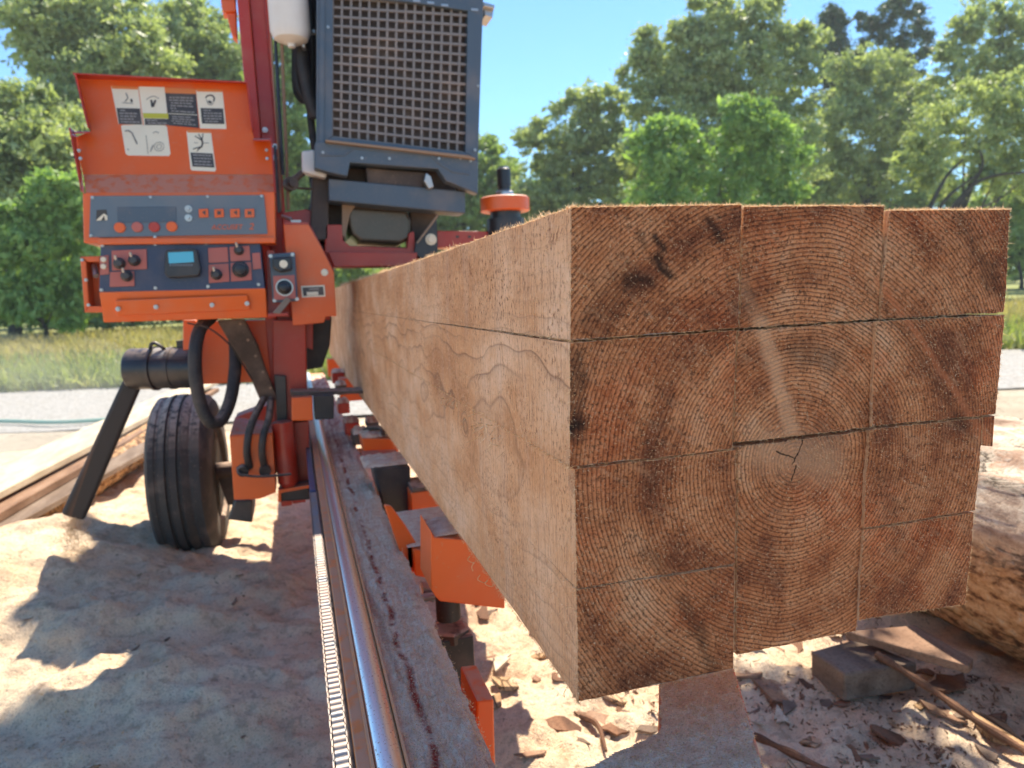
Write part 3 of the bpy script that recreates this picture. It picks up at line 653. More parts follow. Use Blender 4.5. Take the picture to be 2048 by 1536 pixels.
def line_mark(mb, pts, wpx, mi=1, off=.0012):
    for (u0, v0), (u1, v1) in zip(pts[:-1], pts[1:]):
        d = np.array([u1 - u0, v1 - v0], float); L = np.linalg.norm(d) + 1e-6; nrm = np.array([-d[1], d[0]]) / L * wpx / 2
        lab(mb, [(u0 + nrm[0], v0 + nrm[1]), (u1 + nrm[0], v1 + nrm[1]), (u1 - nrm[0], v1 - nrm[1]), (u0 - nrm[0], v0 - nrm[1])], mi, off, .0004)
# label 1
b = MB(); c = [(222, 172), (276, 175), (286, 251), (237, 248)]
lab(b, c, 0); lab(b, [(223, 171), (275, 174), (276, 179), (224, 177)], 4, .0008); k = [(233, 216), (280, 217), (284, 249), (238, 248)]; lab(b, k, 1, .0008); text_rows(b, k, 5, seed=2)
line_mark(b, [(252, 186), (256, 196), (250, 203)], 2.5, 2); line_mark(b, [(262, 198), (264, 204)], 4, 1); line_mark(b, [(244, 205), (266, 207)], 1.5, 2)
b.build('warning_label', LM, lid_o)
b = MB(); c = [(277, 173), (329, 174), (337, 250), (288, 252)]
lab(b, c, 0); lab(b, [(286, 226), (336, 227), (337, 237), (287, 236)], 3, .0008); k = [(289, 237), (337, 238), (338, 250), (290, 250)]; lab(b, k, 1, .0008); text_rows(b, k, 2, seed=3)
line_mark(b, [(302, 200), (306, 213), (311, 200)], 4, 1); line_mark(b, [(293, 199), (300, 194), (308, 192), (318, 197)], 1.5, 2); line_mark(b, [(304, 206), (306, 214)], 6, 1); b.build('warning_label', LM, lid_o)
b = MB(); c = [(329, 175), (391, 178), (398, 256), (338, 251)]
lab(b, c, 1); lab(b, [(329, 175), (391, 178), (392, 188), (330, 186)], 4, .0008); text_rows(b, [(333, 190), (390, 191), (394, 230), (336, 226)], 6, seed=4); text_rows(b, [(337, 229), (394, 232), (397, 254), (339, 249)], 4, seed=5)
line_mark(b, [(337, 227), (395, 230)], 1.2, 0); b.build('warning_label', LM, lid_o)
b = MB(); c = [(392, 180), (445, 182), (453, 258), (400, 257)]
lab(b, c, 0); lab(b, [(393, 177), (444, 179), (445, 184), (394, 183)], 4, .0008); k = [(401, 216), (446, 217), (449, 248), (404, 247)]; lab(b, k, 1, .0008); text_rows(b, k, 5, seed=6)
line_mark(b, [(411, 196), (414, 192), (420, 190), (426, 192), (429, 197), (427, 203)], 2.6, 1); line_mark(b, [(417, 202), (423, 206)], 4.5, 1); line_mark(b, [(413, 199), (416, 208), (422, 210), (427, 206)], 1.6, 2); b.build('warning_label', LM, lid_o)
b = MB(); lab(b, [(242, 252), (246, 250), (331, 251), (334, 254), (341, 307), (338, 312), (256, 311), (251, 307)], 0)
line_mark(b, [(250, 262), (257, 261), (264, 266), (270, 279), (273, 285)], 3, 2); line_mark(b, [(271, 280), (274, 288)], 3, 2); line_mark(b, [(292, 270), (296, 308)], 1, 2)
line_mark(b, [(318 + 10 * math.cos(a_ * .55), 293 + 9 * math.sin(a_ * .55)) for a_ in range(12)], 1.1, 2); line_mark(b, [(318 + 5 * math.cos(a_ * .8), 293 + 5 * math.sin(a_ * .8)) for a_ in range(9)], 1, 2); line_mark(b, [(306, 266), (312, 263), (318, 266)], 1.5, 2); line_mark(b, [(301, 303), (306, 290)], 2, 2); line_mark(b, [(254, 298), (258, 300)], 1.5, 2)
b.build('instruction_label', LM, lid_o)
b = MB(); lab(b, [(373, 262), (422, 264), (432, 340), (429, 343), (384, 341), (381, 338)], 0); lab(b, [(374, 259), (421, 261), (422, 266), (375, 265)], 4, .0008); k = [(381, 305), (425, 307), (429, 335), (385, 333)]; lab(b, k, 1, .0008); text_rows(b, k, 4, seed=8)
line_mark(b, [(402, 276), (405, 284), (404, 292), (398, 297)], 3.4, 1)
for e in ((390, 272), (397, 268), (406, 267)): line_mark(b, [e, (404, 281)], 1.8, 1)
line_mark(b, [(404, 286), (418, 286)], 1.4, 2); line_mark(b, [(399, 294), (386, 298)], 2, 1); line_mark(b, [(398, 296), (394, 303)], 1.6, 1); line_mark(b, [(388, 285), (396, 286)], 1.2, 2); b.build('warning_label', LM, lid_o)

# --- upper console
def face(name, pix, Y, mat, parent, t=.004, bevel=.001): bm = MB(); bm.pp(pix, Y, t); return bm.build(name, mat, parent, bevel=bevel)
up = face('console_faceplate', [(181, 392), (528, 390), (535, 468), (178, 475)], YC - .006, M['slate_l'], cbox)
face('display_window', [(234, 414), (352, 413), (353, 444), (235, 446)], YC - .0075, M['slate'], up, .002)
b = MB(); b.pp([(193, 420), (213, 419), (215, 440), (192, 441)], YC - .0072, .001, 1); b.pp([(192, 441), (204, 430), (208, 427), (214, 431), (215, 440)], YC - .0082, .001, 0); b.pp([(202, 441), (208, 431), (210, 440)], YC - .0088, .0006, 1); b.build('maker_mark', LM, up)
for u, ch in ((407, 0), (438, 1), (470, 2), (499, 3)):
    b = MB(); b.pp([(u - 10, 418), (u + 9, 417), (u + 10, 434), (u - 9, 435)], YC - .012, .006); o_ = b.build('square_button', M['orange'], up, bevel=.0015)
    b = MB(); b.pp([(u - 4, 422), (u + 4, 422), (u + 3, 431), (u, 428), (u - 3, 431)] if ch % 2 else [(u - 3, 424), (u + 4, 421), (u + 4, 431), (u, 427)], YC - .0128, .001); b.build('button_symbol', M['labelk'], o_)
for u, v, mt in ((240, 455, 'orange'), (275, 454, 'salmon'), (309, 454, 'red'), (344, 453, 'orange')):
    b = MB(); b.lathe(PY(u, v, YC - .006), (0, -1, 0), [(-.002, .0145), (.004, .0145), (.006, .012)], 24); b.build('round_button', M[mt], up, smooth=True)
for v in (418, 436):
    b = MB(); b.lathe(PY(377, v, YC - .006), (0, -1, 0), [(-.002, .010), (.003, .010), (.003, .005), (.010, .0042)], 16); b.build('toggle_nub', M['steel'], up, smooth=True)
def text_obj(txt, p, size, mat, parent, ext=.0006, shear=0.25, sx=1.0):
    cu = bpy.data.curves.new('lettering', 'FONT'); cu.body = txt; cu.size = size; cu.extrude = ext; cu.shear = shear; cu.space_character = 1.05
    o = bpy.data.objects.new('lettering_source', cu); C.objects.link(o); dg = bpy.context.evaluated_depsgraph_get(); me = bpy.data.meshes.new_from_object(o.evaluated_get(dg))
    bpy.data.objects.remove(o); me.transform(Matrix.Scale(sx, 4, (1, 0, 0))); me.transform(Matrix.Rotation(math.radians(90), 4, 'X')); me.transform(Matrix.Translation(Vector(p)))
    me.materials.clear(); me.materials.append(mat); t_ = bpy.data.objects.new('lettering', me); C.objects.link(t_); t_.parent = parent
    base = Vector((0, 0, 0)); q = parent
    while q is not None: base += q.location; q = q.parent
    t_.location = -base
    return t_
text_obj('ACCUSET', PY(423, 459, YC - .0075), .020, M['orange'], up, sx=.93)
text_obj('2', PY(497, 459, YC - .0075), .026, M['orange'], up, sx=1.15)
b = MB()
for u, v in ((185, 395), (301, 394), (415, 393), (523, 392), (182, 471), (310, 474)): b.bolt(u, v, YC - .008, .0035, .003)
build_each(b, 'console_screw', M['steel'], up, smooth=True)
# --- lower console
low = MB(); low.pp([(201, 488), (520, 485), (530, 580), (198, 584)], YC + .004, .15); low_o = low.build('lower_console', M['navy'], head, bevel=.003)
def plate(pix, mat, Y=YC - .0005, par=low_o, nm='switch_plate'): return face(nm, pix, Y, M[mat], par, .003)
p1 = plate([(223, 501), (293, 498), (294, 538), (224, 541)], 'salmon'); p2 = plate([(220, 544), (268, 542), (269, 572), (219, 574)], 'salmon'); p3 = plate([(199, 512), (217, 510), (218, 548), (200, 550)], 'salmon')
p4 = plate([(416, 496), (455, 494), (457, 524), (417, 526)], 'salmon'); p5 = plate([(459, 494), (499, 491), (501, 521), (461, 523)], 'salmon'); p6 = plate([(417, 529), (457, 527), (459, 563), (418, 566)], 'salmon'); p7 = plate([(461, 526), (502, 524), (504, 560), (462, 563)], 'salmon'); p8 = plate([(504, 506), (520, 505), (523, 537), (506, 539)], 'salmon')
def knob(u, v, par, r=.016, mat='blackp', tip=True):
    b = MB(); p = PY(u, v, YC - .002); b.lathe(p, (0, -1, 0), [(-.002, r), (.004, r), (.006, r * .8), (.02, r * .66), (.022, r * .5)], 20); o = b.build('knob', M[mat], par, smooth=True)
    if tip: b = MB(); q = p + np.array([-.004, -.02, .016]); b.lathe(q, (-.1, -.3, .9), [(-.012, .0035), (0, .004), (.006, .003)], 10); b.build('lever_tip', M['steel'], o, smooth=True)
knob(239, 527, p1); knob(269, 521, p1); knob(254, 552, p2); knob(433, 549, p6); knob(478, 501, p5, .014); knob(481, 539, p7, .024, tip=False)
for v in (519, 533): 
    b = MB(); b.lathe(PY(207, v, YC - .002), (0, -1, 0), [(-.001, .008), (.004, .007)], 12); b.build('rocker_dot', M['label'], p3)
b = MB(); b.pp([(330, 503), (334, 498), (389, 496), (394, 500), (401, 540), (397, 552), (336, 556), (328, 546)], YC - .03, .034); disp = b.build('digital_readout', M['blackp'], low_o, bevel=.006, seg=3)
face('display_screen', [(336, 505), (386, 503), (388, 524), (338, 527)], YC - .0312, M['cyan'], disp, .002, .0)
b = MB()
for i in range(9): b.pp([(339 + i * 5.3, 528), (342.5 + i * 5.3, 528), (342.5 + i * 5.3, 532), (339 + i * 5.3, 532)], YC - .0312, .002)
b.build('key_row', M['slate_l'], disp)
b = MB()
for u, v in ((205, 491), (310, 488), (412, 486), (512, 484), (203, 580), (311, 576), (416, 573), (517, 569)): b.bolt(u, v, YC + .002, .0042, .004)
build_each(b, 'console_screw', M['steel'], low_o, smooth=True)
# --- tray under the console
b = MB(); b.prism([PY(198, 584, YC + .002), PY(531, 576, YC + .002), PY(535, 635, YC + .03), PY(207, 645, YC + .03)], (0, .12, 0)); tray = b.build('console_tray', M['orange'], head, bevel=.003)
b = MB(); b.prism([PY(230, 601, YC - .004), PY(495, 590, YC - .004), PY(501, 620, YC + .012), PY(233, 632, YC + .012)], (0, .03, 0)); pl_ = b.build('bolted_cover', M['orange'], tray, bevel=.003)
for u, v in ((236, 618), (312, 614), (424, 610), (494, 607)): b = MB(); b.bolt(u, v, YC, .0055, .006, n=12); b.build('bolt', M['steel'], pl_, smooth=True)
# --- left side box with a slot
b = MB(); b.pp([(160, 513), (199, 512), (199, 523), (176, 524)], YC + .03, .09); b.pp([(160, 513), (172, 523), (178, 612), (169, 625)], YC + .03, .09); b.pp([(169, 625), (178, 612), (204, 612), (205, 625)], YC + .03, .09); b.pp([(172, 523), (199, 523), (204, 612), (178, 612)], YC + .09, .03)
sb = b.build('side_box', M['orange'], head, bevel=.002)
b = MB(); b.tube([PY(188, 530, YC + .06), PY(192, 552, YC + .03)], .008, 10); b.build('side_lever', M['steel'], sb, smooth=True)
b = MB()
for u, v in ((164, 520), (177, 610), (172, 560)): b.bolt(u, v, YC + .028, .004, .004)
build_each(b, 'box_screw', M['steel'], sb, smooth=True)
# --- throttle column at the right
b = MB(); b.pp([(538, 508), (590, 504), (596, 602), (545, 606)], YC + .02, .10); th = b.build('drive_control', M['slate'], head, bevel=.004)
face('label_plate', [(546, 552), (589, 550), (592, 597), (548, 600)], YC + .016, M['salmon'], th)
b = MB(); b.lathe(PY(569, 575, YC + .014), (0, -1, 0), [(-.002, .022), (.006, .022), (.008, .016), (.026, .013), (.028, .009)], 24); kb = b.build('speed_knob', M['blackp'], th, smooth=True)
b = MB(); b.lathe(PY(569, 575, YC + .014), (0, -1, 0), [(-.001, .026), (.002, .026), (.002, .0225)], 24); b.build('knob_ring', M['steel'], th, smooth=True)
b = MB(); b.pp([(544, 515), (582, 512), (585, 540), (560, 545), (545, 536)], YC - .004, .03); b.build('gauge', M['blackp'], th, bevel=.006)
b = MB(); b.lathe(PY(567, 528, YC - .005), (0, -1, 0), [(-.001, .012), (.001, .012)], 16); b.build('gauge_face', M['label'], th)
b = MB(); b.prism([PY(572, 594, YC), PY(583, 600, YC), PY(560, 628, YC - .02), PY(545, 626, YC - .02)], (0, .008, 0)); b.build('drive_lever', M['rope'], th, bevel=.002)
b = MB()
for u, v in ((541, 512), (585, 509), (549, 601), (594, 598)): b.bolt(u, v, YC + .018, .005, .004)
build_each(b, 'panel_screw', M['steel'], th, smooth=True)
b = MB(); b.pp([(533, 500), (548, 500), (566, 630), (535, 638)], YC + .06, .05); b.pp([(536, 626), (575, 625), (578, 632), (536, 634)], YC + .0, .06); b.build('control_bracket', M['red'], head, bevel=.002)

# --- mast
YM = 2.46
b = MB()
xa = PY(474, 0, YM)[0]; xb = PY(507, 100, YM)[0]; xc = PY(531, 50, YM)[0]
def vpoly(mb, top, bot, Y, t, ztop=2.75, zbot=None):  # upright strip between two pixel columns
    (u0, v0), (u1, v1) = top; a_ = PY(u0, v0, Y); b_ = PY(u1, v1, Y)
    mb.box(a_[0], b_[0], Y, Y + t, zbot, ztop)
b.box(xa, xb, YM, YM + .15, .34, 2.7); mast = b.build('mast', M['red'], head, bevel=.004)
b = MB(); b.box(xb + .001, PY(533, 50, YM)[0], YM + .02, YM + .13, .34, 2.7); b.box(PY(533, 50, YM)[0] + .0005, PY(540, 50, YM)[0], YM + .01, YM + .14, .5, 2.7); b.build('mast_channel', M['red'], mast, bevel=.002)
b = MB(); b.bolt(530, 260, YM + .008, .008, .008); b.bolt(551, 293, YM - .02, .008, .008); b.bolt(549, 316, YM - .02, .008, .008); build_each(b, 'mast_bolt', M['steel'], mast, smooth=True)
b = MB(); b.pp([(441, 0), (470, 0), (473, 22), (445, 24)], 2.5, .06); b.pp([(452, 24), (472, 25), (474, 78), (464, 70)], 2.51, .05); b.pp([(441, -80), (470, -80), (470, 0), (441, 0)], 2.5, .06); b.build('mast_bracket', M['orange'], mast, bevel=.003)
b = MB(); b.pp([(547, 290), (552, 290), (562, 425), (555, 425)], 2.38, .02); b.build('gas_strut', M['blackp'], head, bevel=.002)
# chain / rope lines down the mast
def twisted(mb, p0, p1, r, turns):
    p0, p1 = np.array(p0), np.array(p1); n = int(turns * 8)
    for ph in (0, math.pi):
        mb.tube([p0 + (p1 - p0) * i / n + [r * .7 * math.cos(i * math.pi / 4 + ph), r * .7 * math.sin(i * math.pi / 4 + ph), 0] for i in range(n + 1)], r * .72, 6)
b = MB(); twisted(b, PY(556, -90, 2.40), PY(577, 418, 2.40), .0045, 46); b.build('hoist_rope', M['rope'], head, smooth=True)
b = MB(); b.tube([PY(541, -90, 2.40), PY(566, 350, 2.40)], .0055, 10); b.build('control_cable', M['blackp'], head, smooth=True)
b = MB(); b.tube(spline([PY(537, -90, 2.42), PY(545, 120, 2.42), PY(560, 345, 2.42), PY(562, 420, 2.42)], 6), .004, 8); b.build('hoist_rope', M['rope'], head, smooth=True)
b = MB(); b.lathe(PY(581, 368, 2.36), (.3, -1, 0), [(-.015, .022), (.015, .022), (.015, .012), (.03, .012)], 20); b.tube([PY(590, 358, 2.36), PY(606, 345, 2.36)], .011, 10); b.tube([PY(594, 376, 2.38), PY(626, 378, 2.40)], .004, 8); b.build('pulley', M['brownsteel'], head, smooth=True)
# --- coolant bottle, small white box, hoses
b = MB(); c0 = PY(583, 0, 2.33); r_ = .057
prof = [(0.0, .02), (.008, .046), (.03, r_), (.32, r_)]; b.lathe(PY(583, 88, 2.38), (.0, 0, 1), [(-.012, .0), (-.010, .012), (.0, .013), (.002, .03), (.012, .052), (.035, .062), (.34, .062), (.36, .04)], 28); b.build('coolant_bottle', M['white'], head, smooth=True)
b = MB(); b.pp([(603, 301), (630, 298), (633, 340), (655, 345), (652, 356), (604, 345)], 2.34, .05); b.build('overflow_bottle', M['white'], head, bevel=.008, seg=3)
for k, (pts, r_) in enumerate((([(606, 84), (604, 120), (612, 165), (622, 205), (632, 235)], .022), ([(596, 84), (592, 130), (596, 175), (612, 200), (628, 214)], .010), ([(616, -40), (622, 60), (624, 140), (620, 210), (628, 290), (640, 330)], .012), ([(588, 84), (588, 170), (600, 200), (619, 205)], .007), ([(626, -40), (628, 120), (633, 200)], .015), ([(634, 350), (640, 390), (632, 430), (612, 470)], .03))):
    b = MB(); b.tube(spline([PY(u, v, 2.44 + .02 * k) for u, v in pts], 6), r_, 12); b.build('engine_hose', M['black'], head, smooth=True)
b = MB(); b.tube([PY(604, 94, 2.40), PY(608, 92, 2.40)], .014, 10); b.tube([PY(628, 62, 2.41), PY(628, 68, 2.41)], .012, 10); build_each(b, 'hose_clamp', M['steel'], head, smooth=True)

# --- radiator: frame with 15 x 16 grille, core behind
YR = 2.30
b = MB()
fr = [(634, -60), (968, -60), (955, 372), (632, 352)]
ga = [(666, -42), (937, -28), (931, 305), (665, 273)]       # opening
b.pp([(634, -60), (666, -60), (665, 273), (633, 292)], YR, .05); b.pp([(937, -60), (968, -40), (956, 322), (931, 305)], YR, .05)
b.pp([(633, 292), (665, 273), (931, 305), (956, 322)], YR, .05)
rad = b.build('radiator_frame', M['slate'], head, bevel=.002)
b = MB(); b.pp([(640, -60), (650, -60), (648, 285), (638, 288)], YR - .006, .01); b.build('frame_rib', M['slate'], rad, bevel=.002)
b = MB(); NX, NY = 15, 17
G = [(666, -42), (941, -28), (932, 306), (664, 274)]
for i in range(NX + 1):
    s = (i - .0) / NX; sw = .135 / NX
    b.pp([quadmap(G, max(0, s - sw), 0), quadmap(G, min(1, s + sw), 0), quadmap(G, min(1, s + sw), 1), quadmap(G, max(0, s - sw), 1)], YR + .012, .008)
for j in range(NY + 1):
    t = j / NY; tw = .13 / NY
    b.pp([quadmap(G, 0, max(0, t - tw)), quadmap(G, 1, max(0, t - tw)), quadmap(G, 1, min(1, t + tw)), quadmap(G, 0, min(1, t + tw))], YR + .0105, .008)
b.build('radiator_grille', paint('dusty_grille', (.20, .18, .17), .6, .6), rad, bevel=.0)
b = MB(); b.pp(G, YR + .035, .03); b.build('radiator_core', paint('dusty_radiator_core', (.085, .07, .066), .8, .6), rad)
b = MB(); b.pp([(630, 284), (650, 282), (934, 314), (957, 322), (956, 388), (893, 362), (876, 338), (700, 325), (695, 352), (660, 345), (629, 336)], YR - .01, .05); sk = b.build('radiator_skirt', M['slate'], rad, bevel=.003)
b = MB(); b.pp([(651, 279), (938, 311), (951, 316), (951, 319), (936, 316), (651, 283)], YR - .03, .03); b.build('skirt_ledge', M['rope'], rad)
b = MB(); b.prism([PY(640, 312, YR - .013), PY(690, 312, YR - .013), PY(708, 298, YR - .013), PY(860, 312, YR - .013), PY(880, 330, YR - .013), PY(905, 345, YR - .013), PY(940, 350, YR - .013), PY(940, 345, YR - .013), PY(908, 340, YR - .013), PY(884, 325, YR - .013), PY(864, 307, YR - .013), PY(708, 293, YR - .013), PY(688, 307, YR - .013), PY(640, 307, YR - .013)], (0, .006, 0)); b.build('pressed_ridge', M['slate'], sk, bevel=.002)
b = MB()
for u, v in ((724, 316), (779, 317), (878, 317), (921, 316), (941, 322), (646, 305), (656, 54), (642, 130), (956, 172), (641, 258), (950, 300)): b.bolt(u, v, YR - .012 if v > 290 else YR - .001, .004, .004)
build_each(b, 'radiator_bolt', M['steel'], rad, smooth=True)
# top cowl with slots of the radiator and the bracket beyond it
b = MB(); b.pp([(966, 3), (990, 10), (989, 17), (968, 12)], 2.34, .10); b.pp([(968, 12), (988, 17), (985, 36), (970, 30)], 2.36, .08); b.build('cowl_tab', M['steel'], rad, bevel=.002)
b = MB()
for u, v in ((833, 1), (861, 5), (889, 10), (949, 19)): b.pp([(u - 7, v - 3), (u + 7, v - 2), (u + 8, v + 3), (u - 6, v + 2)], YR - .002, .006)  # bright plates stand in for sky light showing through the slots
b.pp([(666, -60), (940, -60), (962, 4), (962, 28), (941, 22), (820, 4), (740, -4), (666, -10)], YR - .001, .02, 1)
b.build('slotted_top_edge', [M['steel'], M['slate']], rad, bevel=.0008)
# engine body behind (fills the head's depth)
b = MB(); x0, x1 = PY(650, 100, YR)[0], PY(945, 100, YR)[0]; b.box(x0, x1, YR + .07, YR + .62, 1.50, 2.35); eng = b.build('engine_cover', M['slate'], head, bevel=.02)
for k_, pl in enumerate(([(-.1, 3.33), (.15, 3.28), (.45, 3.22), (.9, 3.2), (.9, 3.95), (.36, 3.93), (.33, 4.03), (.2, 4.05), (-.15, 4.06), (-.1, 3.9), (.0, 3.8), (-.08, 3.55)],
                       [(0, 2.75), (.9, 2.7), (.9, 3.19), (.5, 3.2), (.36, 3.05), (.33, 2.9), (.18, 2.93), (.1, 3.06), (0, 3.08)])):
    b = MB(); b.prism([(x_ + .29, y_ + .44, 3.30) for x_, y_ in pl], (0, 0, .03)); b.tube([(.75 + .15 * k_, 2.9, 2.3), (.9, 3.5 + .2 * k_, 3.31)], .02, 8); b.build('shade_caster_panel', M['slate'], head)  # unseen panels added overhead, outlined to throw dappled shade on the left ground
b = MB(); b.lathe((x0 + .28, YR + .3, 2.34), (0, 0, 1), [(0, .04), (.25, .04)], 16); b.build('exhaust_stub', M['brownsteel'], eng, smooth=True)
# slate cross box below, dark gap, pan, hangers
b = MB(); b.pp([(657, 357), (931, 383), (931, 427), (658, 401)], YR + .03, .10); b.build('lower_cross_box', M['slate'], head, bevel=.004)
b = MB(); b.pp([(650, 335), (935, 345), (930, 400), (655, 395)], YR + .15, .25); b.pp([(625, 345), (658, 345), (657, 480), (620, 480)], YR + .10, .2); b.pp([(732, 335), (850, 345), (846, 378), (735, 366)], YR + .04, .06); b.build('engine_mount', M['brownsteel'], head, bevel=.004)
b = MB(); b.pp([(852, 345), (862, 352), (868, 374), (858, 378), (848, 362)], YR + .0, .03); b.build('hose_nipple', M['steel'], head, bevel=.003)
b = MB(); b.pp([(917, 364), (951, 370), (949, 380), (919, 378)], YR + .02, .06); b.build('mount_foot', M['rope'], head, bevel=.003)
b = MB(); b.prism([PY(690, 425, 2.42), PY(698, 412, 2.42), PY(815, 420, 2.42), PY(822, 440, 2.42), PY(822, 478, 2.42), PY(800, 488, 2.42), PY(722, 484, 2.42), PY(704, 470, 2.42)], (0, .35, 0)); b.build('oil_pan', paint('oily_bronze_pan', (.10, .075, .055), .3, .5, .5), head, bevel=.012, seg=3)
b = MB(); b.pp([(684, 405), (712, 410), (700, 428), (690, 476), (684, 470)], 2.40, .02); b.build('pan_shield', M['rope'], head, bevel=.002)
b = MB(); b.pp([(655, 400), (690, 403), (690, 500), (640, 500), (620, 470)], 2.50, .12); b.pp([(820, 420), (875, 425), (865, 470), (835, 505), (640, 500), (640, 490), (822, 494)], 2.47, .12); b.build('engine_cradle', M['brownsteel'], head, bevel=.004)
b = MB(); b.pp([(650, 449), (684, 449), (686, 480), (700, 492), (815, 496), (818, 466), (828, 462), (832, 510), (838, 512), (836, 534), (665, 536), (650, 505)], 2.40, .04); b.pp([(655, 503), (835, 505), (832, 532), (668, 534)], 2.36, .12); b.build('lower_frame', M['red'], head, bevel=.003)
b = MB(); b.pp([(829, 508), (831, 486), (848, 468), (874, 432), (876, 503), (845, 520)], 2.38, .02); bp = b.build('blade_guide_plate', M['blackp'], head, bevel=.003)
b = MB(); b.bolt(862, 479, 2.378, .016, .01, n=16); b.build('bolt_head', M['label'], bp, smooth=True)
b = MB(); b.tube([PY(834, 486, 2.35), PY(876, 430, 2.35)], .004, 8); b.build('guide_rod', M['rope'], bp, smooth=True)
b = MB(); b.pp([(874, 461), (1010, 463), (1010, 492), (874, 496)], 2.42, .08); ga_ = b.build('guide_arm', M['red'], head, bevel=.003)
b = MB(); b.pp([(912, 471), (918, 471), (918, 476), (912, 476)], 2.418, .003); b.pp([(936, 471), (942, 471), (942, 476), (936, 476)], 2.418, .003); build_each(b, 'arm_hole', M['labelk'], ga_)
# red roller with black spindle
cc = PY(1010, 410, 2.42)
b = MB(); b.lathe(cc, (0, 0, 1), [(-.025, .084), (-.022, .089), (.022, .089), (.026, .084), (.027, .05)], 40); b.build('blade_guide_disc', M['orange'], head, smooth=True)
b = MB(); b.lathe(cc, (0, 0, 1), [(-.13, .070), (-.05, .070), (-.05, .056), (-.024, .056)], 32); b.build('roller_base', M['blackp'], head, smooth=True)
b = MB(); b.lathe(cc, (0, 0, 1), [(.028, .030), (.050, .028), (.054, .022), (.066, .022), (.066, .025), (.124, .025), (.128, .02)], 28, 0); b.build('roller_spindle', M['blackp'], head, smooth=True)
b = MB(); b.lathe(cc, (0, 0, 1), [(.027, .034), (.044, .033), (.053, .024)], 28, 0); b.lathe(cc, (0, 0, 1), [(.1285, .021), (.134, .018), (.135, 0)], 20, 0); b.build('spindle_collar', M['steel'], head, smooth=True)
# --- bracket right of the mast
b = MB(); b.pp([(566, 449), (617, 449), (643, 495), (668, 545), (673, 632), (652, 633), (648, 645), (586, 651), (582, 600)], 2.26, .012); br = b.build('guard_plate', M['orange'], head, bevel=.002)
b = MB(); b.pp([(566, 449), (617, 449), (617, 445), (568, 444)], 2.26, .16); b.pp([(617, 449), (668, 545), (668, 540), (622, 452)], 2.28, .10); b.build('guard_flange', M['red'], br, bevel=.001)
b = MB(); b.pp([(602, 572), (649, 570), (651, 593), (604, 595)], 2.2588, .0006, 0); b.pp([(605, 575), (646, 573), (648, 590), (607, 592)], 2.2580, .0006, 1); b.pp([(613, 584), (636, 583), (637, 590), (614, 591)], 2.2574, .0006, 0); b.pp([(618, 577), (638, 576), (638, 579), (618, 580)], 2.2574, .0006, 2); b.build('serial_label', LM, br)
b = MB(); b.bolt(649, 545, 2.258, .009, .005, n=14); b.build('bolt_head', M['label'], br, smooth=True)
b = MB(); b.lathe(PY(572, 435, 2.33), (.7, -.3, -.3), [(-.015, .006), (.02, .006)], 10); b.pp([(580, 440), (602, 440), (602, 446), (584, 446)], 2.27, .02); b.build('latch', M['steel'], br, smooth=True)
# carriage post below
b = MB(); b.pp([(540, 440), (625, 420), (660, 500), (660, 640), (540, 640)], 2.50, .10); b.pp([(566, 425), (612, 418), (640, 425), (640, 520), (566, 520)], 2.44, .06); b.build('carriage_backplate', M['red'], head, bevel=.004)
b = MB(); b.pp([(545, 640), (612, 640), (615, 840), (560, 845), (545, 760)], 2.42, .14); post = b.build('carriage_post', M['red'], head, bevel=.004)
b = MB(); b.pp([(600, 642), (626, 642), (626, 700), (616, 696), (600, 690)], 2.46, .12); b.build('post_gusset', M['red'], post, bevel=.003)
b = MB(); b.pp([(612, 648), (664, 632), (660, 690), (645, 735), (612, 740)], 2.72, .05); b.build('blade_housing', M['blackp'], head, bevel=.006)
b = MB(); b.pp([(366, 640), (390, 640), (398, 660), (398, 768), (378, 772), (366, 700)], 2.44, .05); b.pp([(392, 643), (548, 640), (548, 762), (396, 769)], 2.47, .05); b.build('lower_panel', M['orange'], head, bevel=.003)
# hoses and cable carrier below the console
b = MB(); b.tube(spline([PY(u, v, Y) for u, v, Y in ((425, 632, 2.34), (402, 655, 2.30), (392, 690, 2.28), (390, 740, 2.27), (399, 800, 2.27), (415, 838, 2.27), (430, 846, 2.28), (446, 835, 2.30), (462, 795, 2.34), (470, 740, 2.38), (470, 690, 2.42), (462, 645, 2.46))], 6), .0195, 16); b.build('vacuum_hose', M['black'], head, smooth=True)
b = MB(); b.prism([PY(433, 640, 2.30), PY(488, 638, 2.30), PY(515, 690, 2.33), PY(530, 735, 2.36), PY(556, 800, 2.40), PY(522, 806, 2.40), PY(492, 735, 2.36), PY(462, 690, 2.33)], (0, .05, 0)); cc_ = b.build('cable_carrier', M['brownsteel'], head, bevel=.006)
b = MB()
for k in range(5): b.bolt(481 + k * 15, 648 + k * 32, 2.298 + .02 * k, .004, .003)
build_each(b, 'carrier_rivet', M['rope'], cc_, smooth=True)
for dx in (0, 30):
    b = MB(); b.tube(spline([PY(527 + dx * .5, 798, 2.38), PY(508 + dx, 836, 2.30), PY(497 + dx, 870, 2.27), PY(494 + dx, 905, 2.27), PY(499 + dx, 934, 2.30)], 6), .0115, 12); b.build('hydraulic_hose', M['black'], head, smooth=True)
b = MB(); b.tube(spline([PY(375, 646, 2.27), PY(420, 658, 2.26), PY(460, 690, 2.27), PY(480, 720, 2.29), PY(505, 760, 2.32)], 6), .0028, 6); b.build('thin_cable', M['rust'], head, smooth=True)
b = MB(); b.pp([(548, 750), (572, 752), (575, 842), (555, 850)], 2.40, .06); b.pp([(600, 792), (570, 795), (576, 842)], 2.44, .02); b.build('cable_bracket', M['blackp'], head, bevel=.003)
